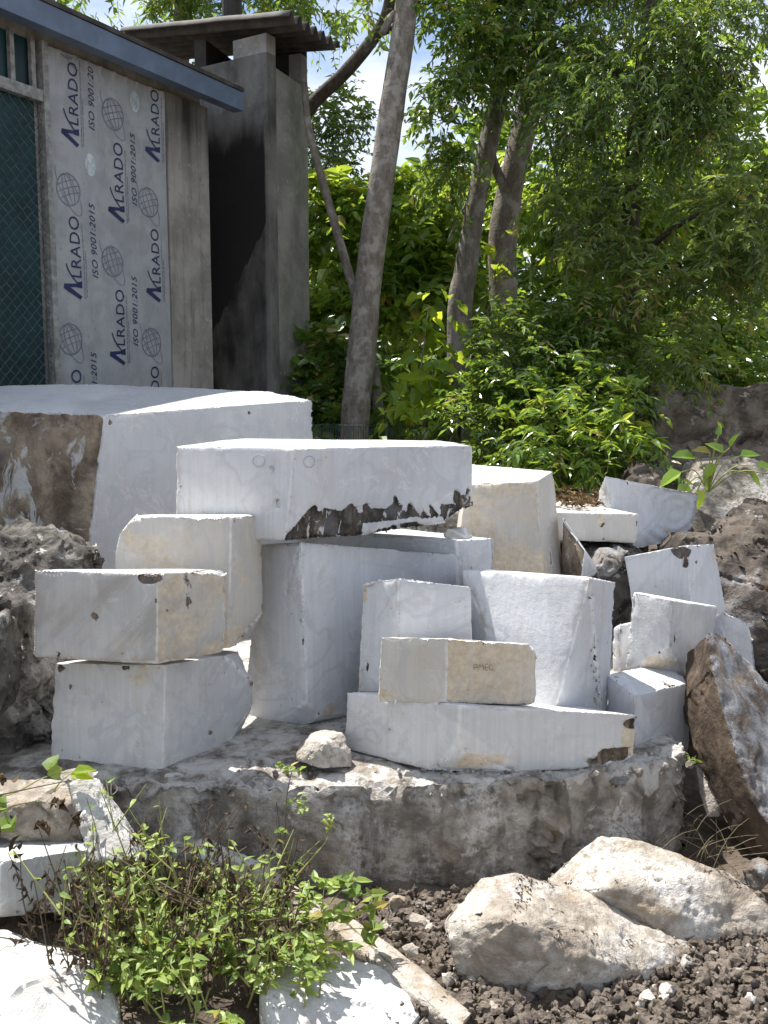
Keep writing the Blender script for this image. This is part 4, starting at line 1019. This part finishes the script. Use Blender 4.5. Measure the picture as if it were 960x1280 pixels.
# weeping tree at the right
t4 = tree('big drooping dark olive tree filling the upper right', [(800, 540, 7.9), (790, 440, 7.9), (786, 340, 7.9), (790, 240, 7.9), (800, 120, 7.9), (815, 0, 7.9), (830, -150, 7.9)], .085, .06, 'bark_dark',
          [([(788, 330, 7.9), (760, 300, 7.5), (745, 305, 7.2)], .02, .008), ([(790, 330, 7.9), (850, 280, 7.4), (920, 250, 7.0)], .03, .012),
           ([(690, 250, 7.6), (730, 300, 7.4), (790, 325, 7.2), (830, 345, 7.1), (858, 358, 7.0)], .010, .005), ([(800, 140, 7.9), (760, 80, 7.8), (720, 70, 7.7)], .03, .015),
           ([(812, 20, 7.9), (870, 60, 7.6), (930, 110, 7.3)], .03, .015)])
lv, ex = crown([lump_px(800, 90, 7.8, 130, 100, .8), lump_px(900, 60, 7.5, 90, 80, .7), lump_px(745, 130, 7.9, 55, 80, .5), lump_px(900, 180, 7.4, 100, 80, .6), lump_px(760, 210, 7.9, 70, 60, .5), lump_px(850, -60, 7.8, 170, 60, .8)], 1350, 19, .054, .018, .32, .55, gate=.52, gsc=1.7, hang=.3, wood=(.0035, M['twig']))
lv2, ex2 = crown([lump_px(735, 330, 7.4, 56, 90, .35), lump_px(820, 370, 7.2, 80, 55, .4), lump_px(770, 270, 7.5, 90, 60, .5), lump_px(890, 310, 7.2, 80, 80, .5), lump_px(700, 290, 7.5, 50, 60, .3), lump_px(940, 260, 7.0, 60, 90, .5), lump_px(850, 440, 7.0, 45, 30, .3)], 520, 16, .070, .023, .30, .32, spread=1.0, gate=.55, gsc=2.6, hang=.25, side=.85, up=.8, tint=(.0, 1.0), wood=(.003, M['twig']))
lv.build('crown', M['leaf_mid'], t4, extra=ex)
lv2.build('hanging_sprays', M['leaf_olive'], t4, extra=ex2)
# tree above the shed roof, top left
t5 = tree('tree behind the shed with leafy branches over its roof', [(215, 320, 11.5), (222, 150, 11.5), (230, 0, 11.4), (235, -120, 11.3)], .14, .08, 'bark_mid')
lv, ex = crown([lump_px(130, -30, 11.2, 120, 50, .9), lump_px(260, -20, 11.0, 130, 48, .9), lump_px(385, -8, 10.8, 80, 30, .6), lump_px(190, -120, 11, 200, 60, 1.0)], 800, 12, .095, .036, .34, .4, gate=.45, wood=(.004, M['twig']))
lv.build('crown', M['leaf_mid'], t5, extra=ex)

# shrubs
GS = 'shrubs behind the pile'
def shrub(label, lumps, n, per, leaf, width, twig, mat, foot, stems=5, broad=False, name='shrub', **kw):
    f = P(*foot); f.z = 0
    root = empty(name, f, label, 'shrub', GS)
    lv, ex = crown(lumps, n, per, leaf, width, twig, minz=.05, **kw)
    lv.build('foliage', M[mat], root, broad=broad, extra=ex)
    mb = MB()
    for i in range(stems):
        c, r = lumps[i % len(lumps)]; e = Vector(c + rdir(1)[0] * r * .5); m_ = f.lerp(e, .5) + V3((rng.normal() * .1, rng.normal() * .1, .12))
        mb.tube(smooth_path([f + V3((rng.normal() * .08, rng.normal() * .08, -.03)), m_, e], 6), [.014, .013, .012, .012, .011, .01, .009, .009, .008, .007, .006, .005, .004], 6)
    mb.build('stem', M['bark_mid'], root, smooth=True)
    return root
shrub('large fine-leaved shrub in front of the two middle trunks', [lump_px(690, 480, 7.3, 100, 90, .5), lump_px(640, 440, 7.4, 70, 55, .4), lump_px(745, 440, 7.4, 70, 70, .4), lump_px(620, 540, 7.2, 70, 70, .4), lump_px(700, 570, 7.0, 90, 60, .4)],
      1250, 13, .060, .026, .26, 'leaf_mid', (690, 600, 7.3), gate=.36, gsc=2.6, droop=.25, wood=(.003, M['twig']))
shrub('heart-leaved creeper hanging beside the middle pale trunk', [lump_px(532, 450, 7.6, 34, 40, .2), lump_px(545, 375, 7.7, 24, 22, .2), lump_px(525, 500, 7.5, 26, 30, .2), lump_px(612, 360, 8.8, 9, 60, .1)],
      40, 6, .12, .08, .26, 'leaf_heart', (540, 580, 7.6), broad=True, droop=.7, gate=.3, name='creeper')
shrub('bright feathery-leaved bush at the right end of the fence line', [lump_px(735, 520, 6.7, 50, 40, .3), lump_px(700, 560, 6.6, 60, 45, .3), lump_px(770, 560, 6.6, 36, 40, .25)],
      190, 15, .085, .026, .42, 'leaf_bright', (735, 620, 6.7), droop=.45, broad=True, wood=(.003, M['twig']))
shrub('dark leafy bush low behind the pale leaning trunk', [lump_px(410, 470, 8.8, 45, 70, .4), lump_px(505, 500, 8.8, 60, 50, .4), lump_px(455, 520, 8.6, 90, 40, .4)],
      420, 9, .11, .055, .3, 'leaf_dark', (450, 560, 8.9), broad=True, gate=.35)
shrub('broad-leaved bush lit by the sun between the hut and the pale trunk', [lump_px(420, 290, 10.0, 50, 60, .5), lump_px(400, 390, 9.8, 40, 70, .5), lump_px(440, 360, 10, 40, 60, .4)],
      330, 9, .13, .07, .34, 'leaf_bright', (410, 560, 10), broad=True, gate=.38)
shrub('tall leafy bush lit by the sun between the pale leaning trunk and the middle trunk', [lump_px(520, 290, 10.2, 55, 60, .5), lump_px(500, 370, 10.0, 40, 60, .4), lump_px(550, 350, 10.0, 45, 60, .5), lump_px(535, 250, 10.4, 50, 40, .4)],
      430, 9, .13, .062, .34, 'leaf_bright', (520, 560, 10.1), broad=True, gate=.38)
shrub('bush of pinnate leaves beyond the drooping tree at the right edge', [lump_px(900, 440, 9.0, 90, 60, .5), lump_px(850, 470, 8.8, 70, 45, .5), lump_px(940, 480, 8.8, 60, 50, .5)],
      450, 12, .10, .036, .36, 'leaf_mid', (890, 560, 9), broad=True, gate=.4)
shrub('sunlit bush above the forked trunk between the drooping branches', [lump_px(700, 230, 10.3, 80, 55, .5), lump_px(820, 220, 10.3, 80, 55, .5), lump_px(760, 280, 10.2, 70, 60, .5)],
      480, 11, .12, .05, .36, 'leaf_bright', (740, 560, 10.3), broad=True, gate=.4)
# sapling on the rock
sp = P(885, 615, 6.05)
sap = empty('sapling', sp, 'young sapling with big light green leaves on the grey boulder', 'plant')
lv = Leaves(); mb = MB()
for (x, y, l, wd, dx, dz) in [(868, 572, .17, .10, -1, .15), (852, 590, .17, .11, -.8, -.5), (905, 566, .13, .08, -.5, .3), (925, 570, .14, .08, .8, .1), (945, 582, .16, .09, 1, -.2), (895, 580, .13, .08, -.4, -.5), (880, 596, .12, .08, .2, -.8), (935, 592, .13, .08, .7, -.6), (912, 560, .12, .06, .2, .8), (960, 592, .15, .08, 1, -.3), (860, 605, .12, .09, -.5, -.8), (872, 612, .13, .09, .1, -.9), (898, 545, .07, .04, .1, 1), (900, 538, .06, .03, -.3, 1), (888, 566, .13, .08, -.9, .2)]:
    q = P(x, y, 6.0 + rng.uniform(-.08, .08)); a = np.array([[dx, rng.uniform(-.5, .1), dz]])
    lv.add(np.array([q]), a, np.array([[rng.normal() * .3, -.6, 1.0]]), np.array([l]), np.array([wd]), np.array([rng.uniform(.3, 1)]))
    mb.tube(smooth_path([sp, (sp + q) / 2 + V3((0, 0, .07)), q], 4), .004, 4)
mb.build('stem', M['stem'], sap, smooth=True); lv.build('foliage', M['leaf_bright'], sap, broad=True)
# the wood beyond
lw = Leaves()
crown([lump_px(420, 345, 13.5, 90, 115, 1.0), lump_px(540, 330, 13.5, 100, 115, 1.0), lump_px(680, 260, 13.5, 120, 150, 1.0), lump_px(820, 240, 13.0, 120, 170, 1.0), lump_px(950, 260, 12.5, 110, 190, 1.0), lump_px(480, 500, 13, 160, 90, 1.0), lump_px(720, 450, 13, 200, 110, 1.0), lump_px(920, 460, 12, 130, 90, 1.0),
       lump_px(1120, 250, 12, 130, 200, 1.2), lump_px(300, 400, 14, 100, 120, 1.0)], 2600, 9, .17, .085, .45, .3, gate=.30, gsc=.9, tint=(0, 1), lv=lw, minz=0)
lw.build('wood', M['leaf_mid'], broad=True, kind='stuff', label='mid green wood beyond the trunks and shrubs', cat='wood')
lw = Leaves()
crown([lump_px(x, 420, 17, 110, 200, .8) for x in (-200, 0, 200, 380, 520, 660, 800, 940, 1080, 1250)] + [lump_px(x, 560, 16, 160, 90, .8) for x in (380, 600, 820, 1040)], 2600, 8, .26, .15, .5, .3, tint=(0, .5), lv=lw, minz=0)
lw.build('wood', M['leaf_dark'], broad=True, kind='stuff', label='darkest leaf mass farthest back in the wood', cat='wood')

# ------------------------------------------------------------------ weeds in the foreground
def weed(x, Y, h, mat, smat, n_leaf, leaf, width, lean=(0, 0), dead=False, z0=0.0, bare=.25):
    b = np.array(Z(x, Y, z0)); k = 6; q = np.linspace(0, 1, k)
    top = np.array([lean[0] + rng.normal() * .05, lean[1] + rng.normal() * .05, h])
    paths = [b + q[:, None] * top + np.array([rng.normal() * .012, rng.normal() * .012, 0]) * np.sin(q * 3.1)[:, None]]
    for _ in range(int(rng.integers(1, 4))):
        u = rng.uniform(.3, .7); s0_ = b + top * u; d_ = np.array([rng.normal() * .5, rng.normal() * .5, .8]) * h * .4
        paths.append(s0_ + q[:, None] * d_)
    paths = np.array(paths); rad = np.tile(np.linspace(.0030, .0012, k), (len(paths), 1))
    ev, ef = tubes_np(paths, rad, 4)
    lv = Leaves(); P_, A_, N_ = [], [], []
    for j in range(n_leaf):
        pth = paths[j % len(paths)]; u = rng.uniform(bare if j % len(paths) == 0 else .1, 1); i = min(k - 2, int(u * (k - 1))); f_ = u * (k - 1) - i
        P_.append(pth[i] * (1 - f_) + pth[i + 1] * f_)
        an = rng.uniform(0, 6.283); A_.append([math.cos(an), math.sin(an), rng.uniform(-1.6, -.5) if dead else rng.uniform(-.35, .45)])
        N_.append([rng.normal() * .5, rng.normal() * .5, 1] if not dead else list(rng.normal(size=3)))
    n = n_leaf
    lv.add(np.array(P_), np.array(A_), np.array(N_), leaf * rng.uniform(.6, 1.25, n), width * rng.uniform(.7, 1.2, n), rng.random(n))
    return lv, (ev, ef, M[smat])
def merge(parts):
    lv = Leaves(); evs, efs = [], []; o = 0
    for l_, (ev, ef, em) in parts:
        for a, b in zip((lv.p, lv.a, lv.n, lv.l, lv.w, lv.t), (l_.p, l_.a, l_.n, l_.l, l_.w, l_.t)): a.extend(b)
        evs.append(ev); efs.append(ef + o); o += len(ev)
    return lv, (np.concatenate(evs), np.concatenate(efs), em)
gr = [weed(rng.uniform(130, 400), Y, rng.uniform(.10, .27), 'weed_leaf', 'stem', int(rng.integers(10, 24)), .038, .020, (rng.normal() * .05, rng.normal() * .05)) for Y in rng.uniform(2.25, 2.72, 84)]
gr += [weed(rng.uniform(80, 340), Y, rng.uniform(.26, .46), 'weed_leaf', 'stem', int(rng.integers(5, 13)), .032, .015, (rng.normal() * .08, rng.normal() * .05), bare=.4) for Y in rng.uniform(2.35, 2.75, 26)]
lv, ex = merge(gr); lv.build('weeds', M['weed_leaf'], broad=True, fold=.15, curl=.2, extra=ex, kind='stuff')
dd = [weed(x, Y, rng.uniform(.16, .40), 'dry_leaf', 'drystem', int(rng.integers(14, 28)), .026, .010, (rng.normal() * .04, 0), True) for x, Y in zip(np.concatenate([rng.uniform(110, 340, 46), rng.uniform(30, 150, 12), rng.uniform(300, 370, 6)]), rng.uniform(2.3, 2.75, 64))]
lv, ex = merge(dd); lv.build('dried_weeds', M['dry_leaf'], broad=True, fold=.5, curl=.5, extra=ex, kind='stuff')
for o_, lab in ((bpy.data.objects['weeds'], 'tangle of small-leaved green weeds before the base slab'), (bpy.data.objects['dried_weeds'], 'thicket of dead brown stalks with shrivelled leaves')): o_['label'] = lab; o_['category'] = 'weeds'

def single(name, label, parts, mat, cat='plant', **kw):
    lv, ex = merge(parts); return lv.build(name, M[mat], extra=ex, label=label, cat=cat, **kw)
def sprig(pts, clusters, leaf, width, smat='stem', per=7, r=.0026, flat=.5):
    "one stem through pixel points with small leaf clusters at the given points"
    path = np.array([list(p) for p in smooth_path([P(*q) for q in pts], 5)])[None]
    ev, ef = tubes_np(path, np.linspace(r, r * .45, path.shape[1])[None], 5)
    lv = Leaves()
    for q in clusters:
        c = np.array(P(*q[:3])); m = q[3] if len(q) > 3 else per
        an = rng.uniform(0, 6.283, m); a = np.stack([np.cos(an), np.sin(an) * .8, rng.uniform(-.4, .6, m)], 1)
        lv.add(c + rng.normal(size=(m, 3)) * .006, a, unit(np.array([0, -.4, 1]) + rng.normal(size=(m, 3)) * flat), leaf * rng.uniform(.6, 1.2, m), width * rng.uniform(.8, 1.2, m), rng.random(m))
    return lv, (ev, ef, M[smat])
single('weed_stalk', 'tallest thin weed stalk with pale leaf tufts, in front of the pale fist-shaped rock', [sprig([(352, 1130, 2.65), (356, 1060, 2.66), (358, 1000, 2.68), (366, 958, 2.7)], [(352, 958, 2.7), (376, 962, 2.7), (362, 962, 2.68), (372, 1000, 2.69), (380, 1012, 2.7), (352, 1040, 2.67)], .026, .013, 'drystem')], 'weed_leaf', broad=True)
single('weed_stalk', 'curved green weed stalk with a pale tuft at its tip, right of the tallest stalk', [sprig([(370, 1095, 2.6), (392, 1070, 2.62), (408, 1050, 2.64), (412, 1030, 2.65)], [(408, 1028, 2.65, 9), (416, 1024, 2.65, 6)], .022, .015)], 'weed_leaf', broad=True)
shoot = [sprig([(370, 1190, 2.52), (395, 1150, 2.54), (425, 1115, 2.56), (440, 1100, 2.57)], [(385, 1120, 2.56), (400, 1105, 2.56), (425, 1108, 2.55), (440, 1102, 2.57), (455, 1118, 2.56), (470, 1132, 2.56), (420, 1135, 2.53), (440, 1150, 2.53), (400, 1150, 2.52), (380, 1160, 2.52), (465, 1160, 2.52)], .056, .026, per=6),
         sprig([(385, 1200, 2.48), (420, 1165, 2.5), (470, 1160, 2.52)], [(430, 1185, 2.48), (410, 1200, 2.46), (455, 1178, 2.5), (380, 1185, 2.46)], .05, .024, per=6)]
single('leafy_weed', 'leafy green weed spreading over the brown-edged slab', shoot, 'weed_leaf', broad=True)
vine = [sprig([(-40, 1010, 2.66), (20, 990, 2.68), (60, 970, 2.7), (110, 962, 2.72)], [(15, 1030, 2.64, 3), (60, 965, 2.7, 2)], .07, .05, per=3),
        sprig([(-20, 1030, 2.6), (10, 1010, 2.62), (50, 1000, 2.66)], [(10, 1010, 2.6, 3)], .08, .06, per=3)]
v_ = single('creeping_vine', 'creeping vine with a few green leaves trailing over the flat weathered stone', vine, 'weed_leaf', broad=True)
vd = [sprig([(-30, 1000, 2.6), (40, 985, 2.66), (90, 975, 2.7)], [(8, 975, 2.62, 6), (60, 1030, 2.64, 5), (75, 1005, 2.66, 6), (95, 1025, 2.66, 5), (20, 1060, 2.58, 4), (-5, 1035, 2.6, 4)], .036, .022, 'drystem', per=4, flat=1.2)]
single('dead_vine', 'dead brown vine with curled leaves over the stones at the left edge', vd, 'dry_leaf', broad=True, fold=.5, curl=.5)
single('sprout', 'small bright two-leaved sprout at the foot of the lowest left block', [sprig([(70, 985, 2.86), (85, 972, 2.88), (100, 960, 2.9)], [], .05, .03)] , 'leaf_heart', broad=True) if False else None
lv = Leaves()
for (x, y, dx, dz, l) in ((92, 964, 1, .2, .075), (88, 968, 1, -.05, .08)):
    lv.add(np.array([P(x, y, 2.84)]), np.array([[dx, -.2, dz]]), np.array([[.1, -.6, 1.]]), np.array([l]), np.array([.035]), np.array([.7]))
st_ = sprig([(66, 990, 2.84), (78, 975, 2.84), (92, 965, 2.84)], [(66, 960, 2.84, 2)], .02, .01); lv.p += st_[0].p; lv.a += st_[0].a; lv.n += st_[0].n; lv.l += st_[0].l; lv.w += st_[0].w; lv.t += st_[0].t
lv.build('sprout', M['leaf_heart'], broad=True, extra=st_[1], label='small sprout with two bright green leaves below the lowest left block', cat='plant')
# dry grass in the dark gap
bl = []
for i in range(30):
    b = np.array(Z(rng.uniform(800, 935), rng.uniform(3.05, 3.25), 0)); dv = np.array([rng.normal() * .16, rng.normal() * .08, rng.uniform(.1, .24)]); q = np.linspace(0, 1, 6)[:, None]
    bl.append(b + dv * q + np.array([dv[0] * .6, 0, -.07]) * q ** 2.5)
ev, ef = tubes_np(np.array(bl), np.tile(np.linspace(.0016, .0006, 6), (30, 1)))
tag(link('dry_grass', mesh_np('dry_grass', ev, ef, [plain_mat('straw', (.13, .105, .06), .8)])), 'wisps of dry grass in the dark gap under the leaning slab', 'grass', kind='stuff')
# ferny tuft above the shard
lv, ex = merge([sprig([(850, 960, 3.45), (862, 952, 3.42), (870, 945, 3.4)], [(852, 950, 3.42), (862, 946, 3.42), (870, 950, 3.4), (858, 956, 3.42)], .03, .010)])
lv.build('green_tuft', M['weed_leaf'], extra=ex, label='tiny green tuft above the pointed cream shard', cat='plant')

# ------------------------------------------------------------------ litter, twigs, soil
lv = Leaves(); n = 330; tp = [P(690, 636, 5.1), P(790, 641, 5.2), P(742, 617, 6.0), P(672, 616, 5.95)]
u, v = rng.random(n), rng.random(n) ** 1.2
pos = np.array([list((tp[0].lerp(tp[1], a)).lerp(tp[3].lerp(tp[2], a), b)) for a, b in zip(u, v)])
keep = np.array([noise.noise(Vector(p) * 3.5) > -.12 for p in pos]); pos = pos[keep]; n = len(pos)
an = rng.uniform(0, 6.28, n)
lv.add(pos + np.array([0, 0, .012]) + rng.random((n, 1)) * np.array([0, 0, .03]), np.stack([np.cos(an), np.sin(an), rng.uniform(-.1, .4, n)], 1), unit(np.array([0, 0, 1.0]) + rng.normal(size=(n, 3)) * .5), rng.uniform(.03, .075, n), rng.uniform(.012, .03, n), rng.random(n))
lv.build('dead_leaves', M['litter'], broad=True, fold=.4, curl=.4, kind='stuff', label='dead leaves scattered on the thin flat block', cat='leaf litter')
def on_plane(x, y, tri, off=0.0):
    a, b, c = tri; n = (b - a).cross(c - a).normalized(); n = n if n.z > 0 else -n
    d = P(x, y, 1) - EYE; return EYE + d * ((a - EYE).dot(n) / d.dot(n)) + n * off
htop = (P(-70, 512, 5.25), P(129, 519, 5.0), P(392, 500, 5.9))
for pts, r, lab in (([(52, 489), (82, 493), (112, 496), (127, 502)], .005, 'thin dark twig lying on top of the huge block'),
                    ([(14, 499), (34, 497), (52, 497)], .004, 'shorter dark twig near the left edge on top of the huge block')):
    mb = MB(); mb.tube(smooth_path([on_plane(x, y, htop, .006) for x, y in pts], 4), r, 5); tag(mb.build('twig', M['bark_dark'], smooth=True), lab, 'twig')
mb = MB(); mb.tube(smooth_path([P(828, 684, 5.1), P(838, 672, 5.15), P(833, 662, 5.2)], 4), .008, 5)
tag(mb.build('twig', M['bark_dark'], smooth=True), 'small broken twig at the foot of the scooped block', 'twig')
def clods(name, n, xr, Yr, size, mat, seed, label, cat):
    rs = np.random.default_rng(seed); b = bmesh.new(); bmesh.ops.create_icosphere(b, subdivisions=2, radius=1)
    bv = np.array([q.co[:] for q in b.verts]); bf = np.array([[q.index for q in f.verts] for f in b.faces]); b.free()
    VV = []; FFs = []
    for i in range(n):
        c = np.array(Z(rs.uniform(*xr), rs.uniform(*Yr), -.035)); s = min(size * rs.lognormal(-.25, .95), size * 3.0); o3 = rs.uniform(0, 50, 3)
        d_ = np.array([1 + .6 * noise.noise(Vector(q * 1.3 + o3)) + .55 * noise.noise(Vector(q * 3.1 + o3)) for q in bv])
        q = bv * d_[:, None] * s * rs.uniform(.65, 1.2, 3) + c + np.array([0, 0, s * .25]); VV.append(q); FFs.append(bf + i * len(bv))
    me = mesh_np(name, np.concatenate(VV), np.concatenate(FFs), [mat], smooth=True); me.set_sharp_from_angle(angle=R(42))
    return tag(link(name, me), label, cat, kind='stuff')
sm = rock_mat('soil_clod', (.215, .178, .145), (.105, .084, .067), (.34, .30, .26), .2, 2.0, 1.0)
clods('soil_clods', 3000, (600, 1000), (2.28, 2.95), .0062, sm, 3, 'loose brown clods of dug soil in front of the cream boulders', 'soil')
clods('soil_clods', 1100, (440, 640), (2.35, 3.0), .0055, sm, 4, 'crumbly soil and grit between the broken slabs and the nearest cream boulder', 'soil')
clods('gravel', 200, (460, 980), (2.3, 2.9), .009, M['pale_rock'], 5, 'pale stone chips scattered in the soil', 'gravel')
clods('grit', 110, (250, 860), (3.15, 3.3), .004, M['slab'], 6, 'fine grit on the slab', 'grit')
# drop the grit onto the slab
bpy.data.objects['grit'].location.z += .335

# pencil and ink marks written on the stones
M['pencil'] = plain_mat('grey_pencil', (.44, .45, .50), .7, bump=0)
M['blackink'] = plain_mat('black_ink', (.14, .13, .12), .7, bump=0)
def marks(label, tri, strokes, w, mat, off=.004):
    "strokes given in pixels, laid on the plane of three points of the stone's face"
    par = next(o for o in COL.objects if o.get('label') == label); a, b, c = [P(*q) for q in tri]; n = (b - a).cross(c - a).normalized()
    if n.y > 0: n = -n
    mb = MB()
    for st in strokes:
        pts = []
        for (x, y) in st:
            d = P(x, y, 1) - EYE; pts.append(EYE + d * ((a - EYE).dot(n) / d.dot(n)) + n * off)
        mb.tube(smooth_path(pts, 3), w, 4)
    mb.build('ink_mark', M[mat], par)
def ring(x, y, r): return [(x + r * math.cos(t), y + r * math.sin(t)) for t in np.linspace(.3, 6.5, 12)]
def nine(x, y, k): return [(x + 2.5 * k, y - 2 * k), (x, y - 4 * k), (x - 2.5 * k, y - 2 * k), (x, y), (x + 2.5 * k, y - 2 * k), (x + 2 * k, y + 2 * k), (x, y + 5 * k)]
marks('wide white block with a jagged black lower edge, on top of the pile', [(219, 557, 3.74), (368, 560, 3.52), (356, 677, 3.52)],
      [ring(324, 576, 7.5), nine(340, 586, 1.0)], .0011, 'pencil')
marks('wide white block with a jagged black lower edge, on top of the pile', [(592, 556, 3.92), (368, 560, 3.52), (356, 677, 3.52)],
      [ring(386, 577, 7), nine(399, 577, 1.0)], .0011, 'pencil')
marks('small low block with a beige stained front, lying on the long low block', [(560, 797, 3.15), (672, 806, 3.26), (670, 881, 3.26)],
      [[(592, 837), (592, 830), (596, 831), (596, 834), (592, 834)], [(598, 837), (599, 830), (601, 834), (603, 830), (604, 837)], [(609, 830), (606, 830), (606, 837), (609, 837)], [(606, 834), (609, 834)], [(615, 831), (612, 831), (611, 836), (615, 837)]], .0009, 'blackink')
marks('pale slanting stone with small ink marks, left of the base slab', [(84, 980, 2.84), (124, 972, 2.88), (128, 1074, 2.70)],
      [[(129, 980), (128, 994)], [(136, 981), (129, 988), (136, 995)], [(139, 981), (139, 995), (146, 990), (145, 984), (139, 981)]], .0016, 'blackink', .010)
# ------------------------------------------------------------------ ground
def ground():
    def axis(lo, hi, step, far, g=1.28):
        a = list(np.arange(lo, hi + 1e-6, step)); s = step; x = hi
        while x < far: s *= g; x += s; a.append(x)
        s = step; x = lo; pre = []
        while x > -far: s *= g; x -= s; pre.append(x)
        return np.array(pre[::-1] + a)
    xs = axis(-1.6, 1.7, .02, 600); ys = axis(1.9, 3.6, .02, 600)
    V = []
    for y in ys:
        for x in xs:
            k = max(0, 1 - max(0, max(-2.2 - x, x - 2.4, 1.2 - y, y - 8)) / 3)
            z = 0
            if k > 0 and y < 9:
                p = V3((x, y, 0))
                z = .05 * noise.noise(p * 1.3) + .034 * fbm(p * 8, 6)
                if y > 6: z *= .6
            V.append((x, y, z * k - .01 - .045 * k))
    nx, ny = len(xs), len(ys)
    i = np.arange(nx * ny).reshape(ny, nx)
    F_ = np.stack([i[:-1, :-1], i[:-1, 1:], i[1:, 1:], i[1:, :-1]], -1).reshape(-1, 4)
    s = NT('soil'); c = s.coords()
    n1 = s.noise(c, 6, 7, .68, .4); n2 = s.noise(c, 34, 7, .7); n3 = s.noise(c, 2, 4)
    col = s.mix(s.ramp(n1, .35, .66), (.11, .085, .066), (.22, .18, .14))
    col = s.mix(s.ramp(n2, .58, .72, 0, .7), col, (.22, .17, .13))
    col = s.mix(s.ramp(n3, .55, .7, 0, .5), col, (.05, .045, .025))
    m = s.surf(col, .92, s.bump(s.math('ADD', n1, n2), 1.0, .03), .15)
    return tag(link('ground', mesh_np('ground', np.array(V), F_, [m], smooth=True)), kind='structure')
g_ = ground(); g_['label'] = 'bare brown soil around the stones'; g_['category'] = 'ground'
for nm, gp in (('stone_chip', 'loose stone chips around the blocks'), ('pebble', 'loose stone chips around the blocks'), ('broken_slab', 'broken slabs in the foreground'), ('white_boulder', 'pale boulders in the foreground'),
               ('rough_boulder', 'craggy boulders at the left edge'), ('flat_stone', 'flat stones in the foreground'), ('small_rock', 'small loose rocks'), ('twig', 'fallen twigs'), ('weed_stalk', 'tall weed stalks')):
    for o_ in COL.objects:
        if o_.parent is None and o_.name.split('.')[0] == nm and not o_.get('group'): o_['group'] = gp

# ------------------------------------------------------------------ light and sky
SUN_EL, SUN_AZ = R(65), R(-50)         # azimuth measured from +Y (ahead of the camera) towards +X
d = V3((math.sin(SUN_AZ) * math.cos(SUN_EL), math.cos(SUN_AZ) * math.cos(SUN_EL), math.sin(SUN_EL)))
sl = bpy.data.lights.new('sun', 'SUN'); sl.energy = 5.0; sl.angle = R(.53); sl.color = (1, .955, .89)
so = bpy.data.objects.new('sun', sl); COL.objects.link(so); so.rotation_euler = (-d).to_track_quat('-Z', 'Y').to_euler(); so.location = d * 60
w = bpy.data.worlds.new('World'); SC.world = w; w.use_nodes = True
t = w.node_tree; t.nodes.clear()
out = t.nodes.new('ShaderNodeOutputWorld'); bg = t.nodes.new('ShaderNodeBackground')
sky = t.nodes.new('ShaderNodeTexSky'); sky.sky_type = 'NISHITA'; sky.sun_disc = False
sky.sun_elevation = SUN_EL; sky.sun_rotation = SUN_AZ; sky.air_density = 1.0; sky.dust_density = .6; sky.ozone_density = 1.2
tc = t.nodes.new('ShaderNodeTexCoord'); mp = t.nodes.new('ShaderNodeMapping'); mp.inputs['Scale'].default_value = (1.4, 1.4, 3.2)
mp.inputs['Location'].default_value = (.3, .2, .1)
nz = t.nodes.new('ShaderNodeTexNoise'); nz.inputs['Scale'].default_value = 2.1; nz.inputs['Detail'].default_value = 9; nz.inputs['Roughness'].default_value = .56
rp = t.nodes.new('ShaderNodeMapRange'); rp.interpolation_type = 'SMOOTHSTEP'
for i, v in ((1, .38), (2, .60), (3, 0), (4, .9)): rp.inputs[i].default_value = v
mx = t.nodes.new('ShaderNodeMix'); mx.data_type = 'RGBA'; mx.inputs[7].default_value = (7.5, 7.8, 8.3, 1)
L_ = t.links.new
L_(tc.outputs['Generated'], mp.inputs['Vector']); L_(mp.outputs[0], nz.inputs['Vector']); L_(nz.outputs[0], rp.inputs[0])
L_(rp.outputs[0], mx.inputs[0]); L_(sky.outputs[0], mx.inputs[6]); L_(mx.outputs[2], bg.inputs[0]); L_(bg.outputs[0], out.inputs[0])
bg.inputs['Strength'].default_value = .085
vs_ = SC.view_settings
SC.display_settings.display_device = 'sRGB'
vs_.view_transform = 'Standard'; vs_.look = 'None'; vs_.gamma = 1; vs_.use_curve_mapping = False; vs_.exposure = .95
SC.cycles.max_bounces = 8; SC.cycles.transparent_max_bounces = 8; SC.cycles.use_denoising = True
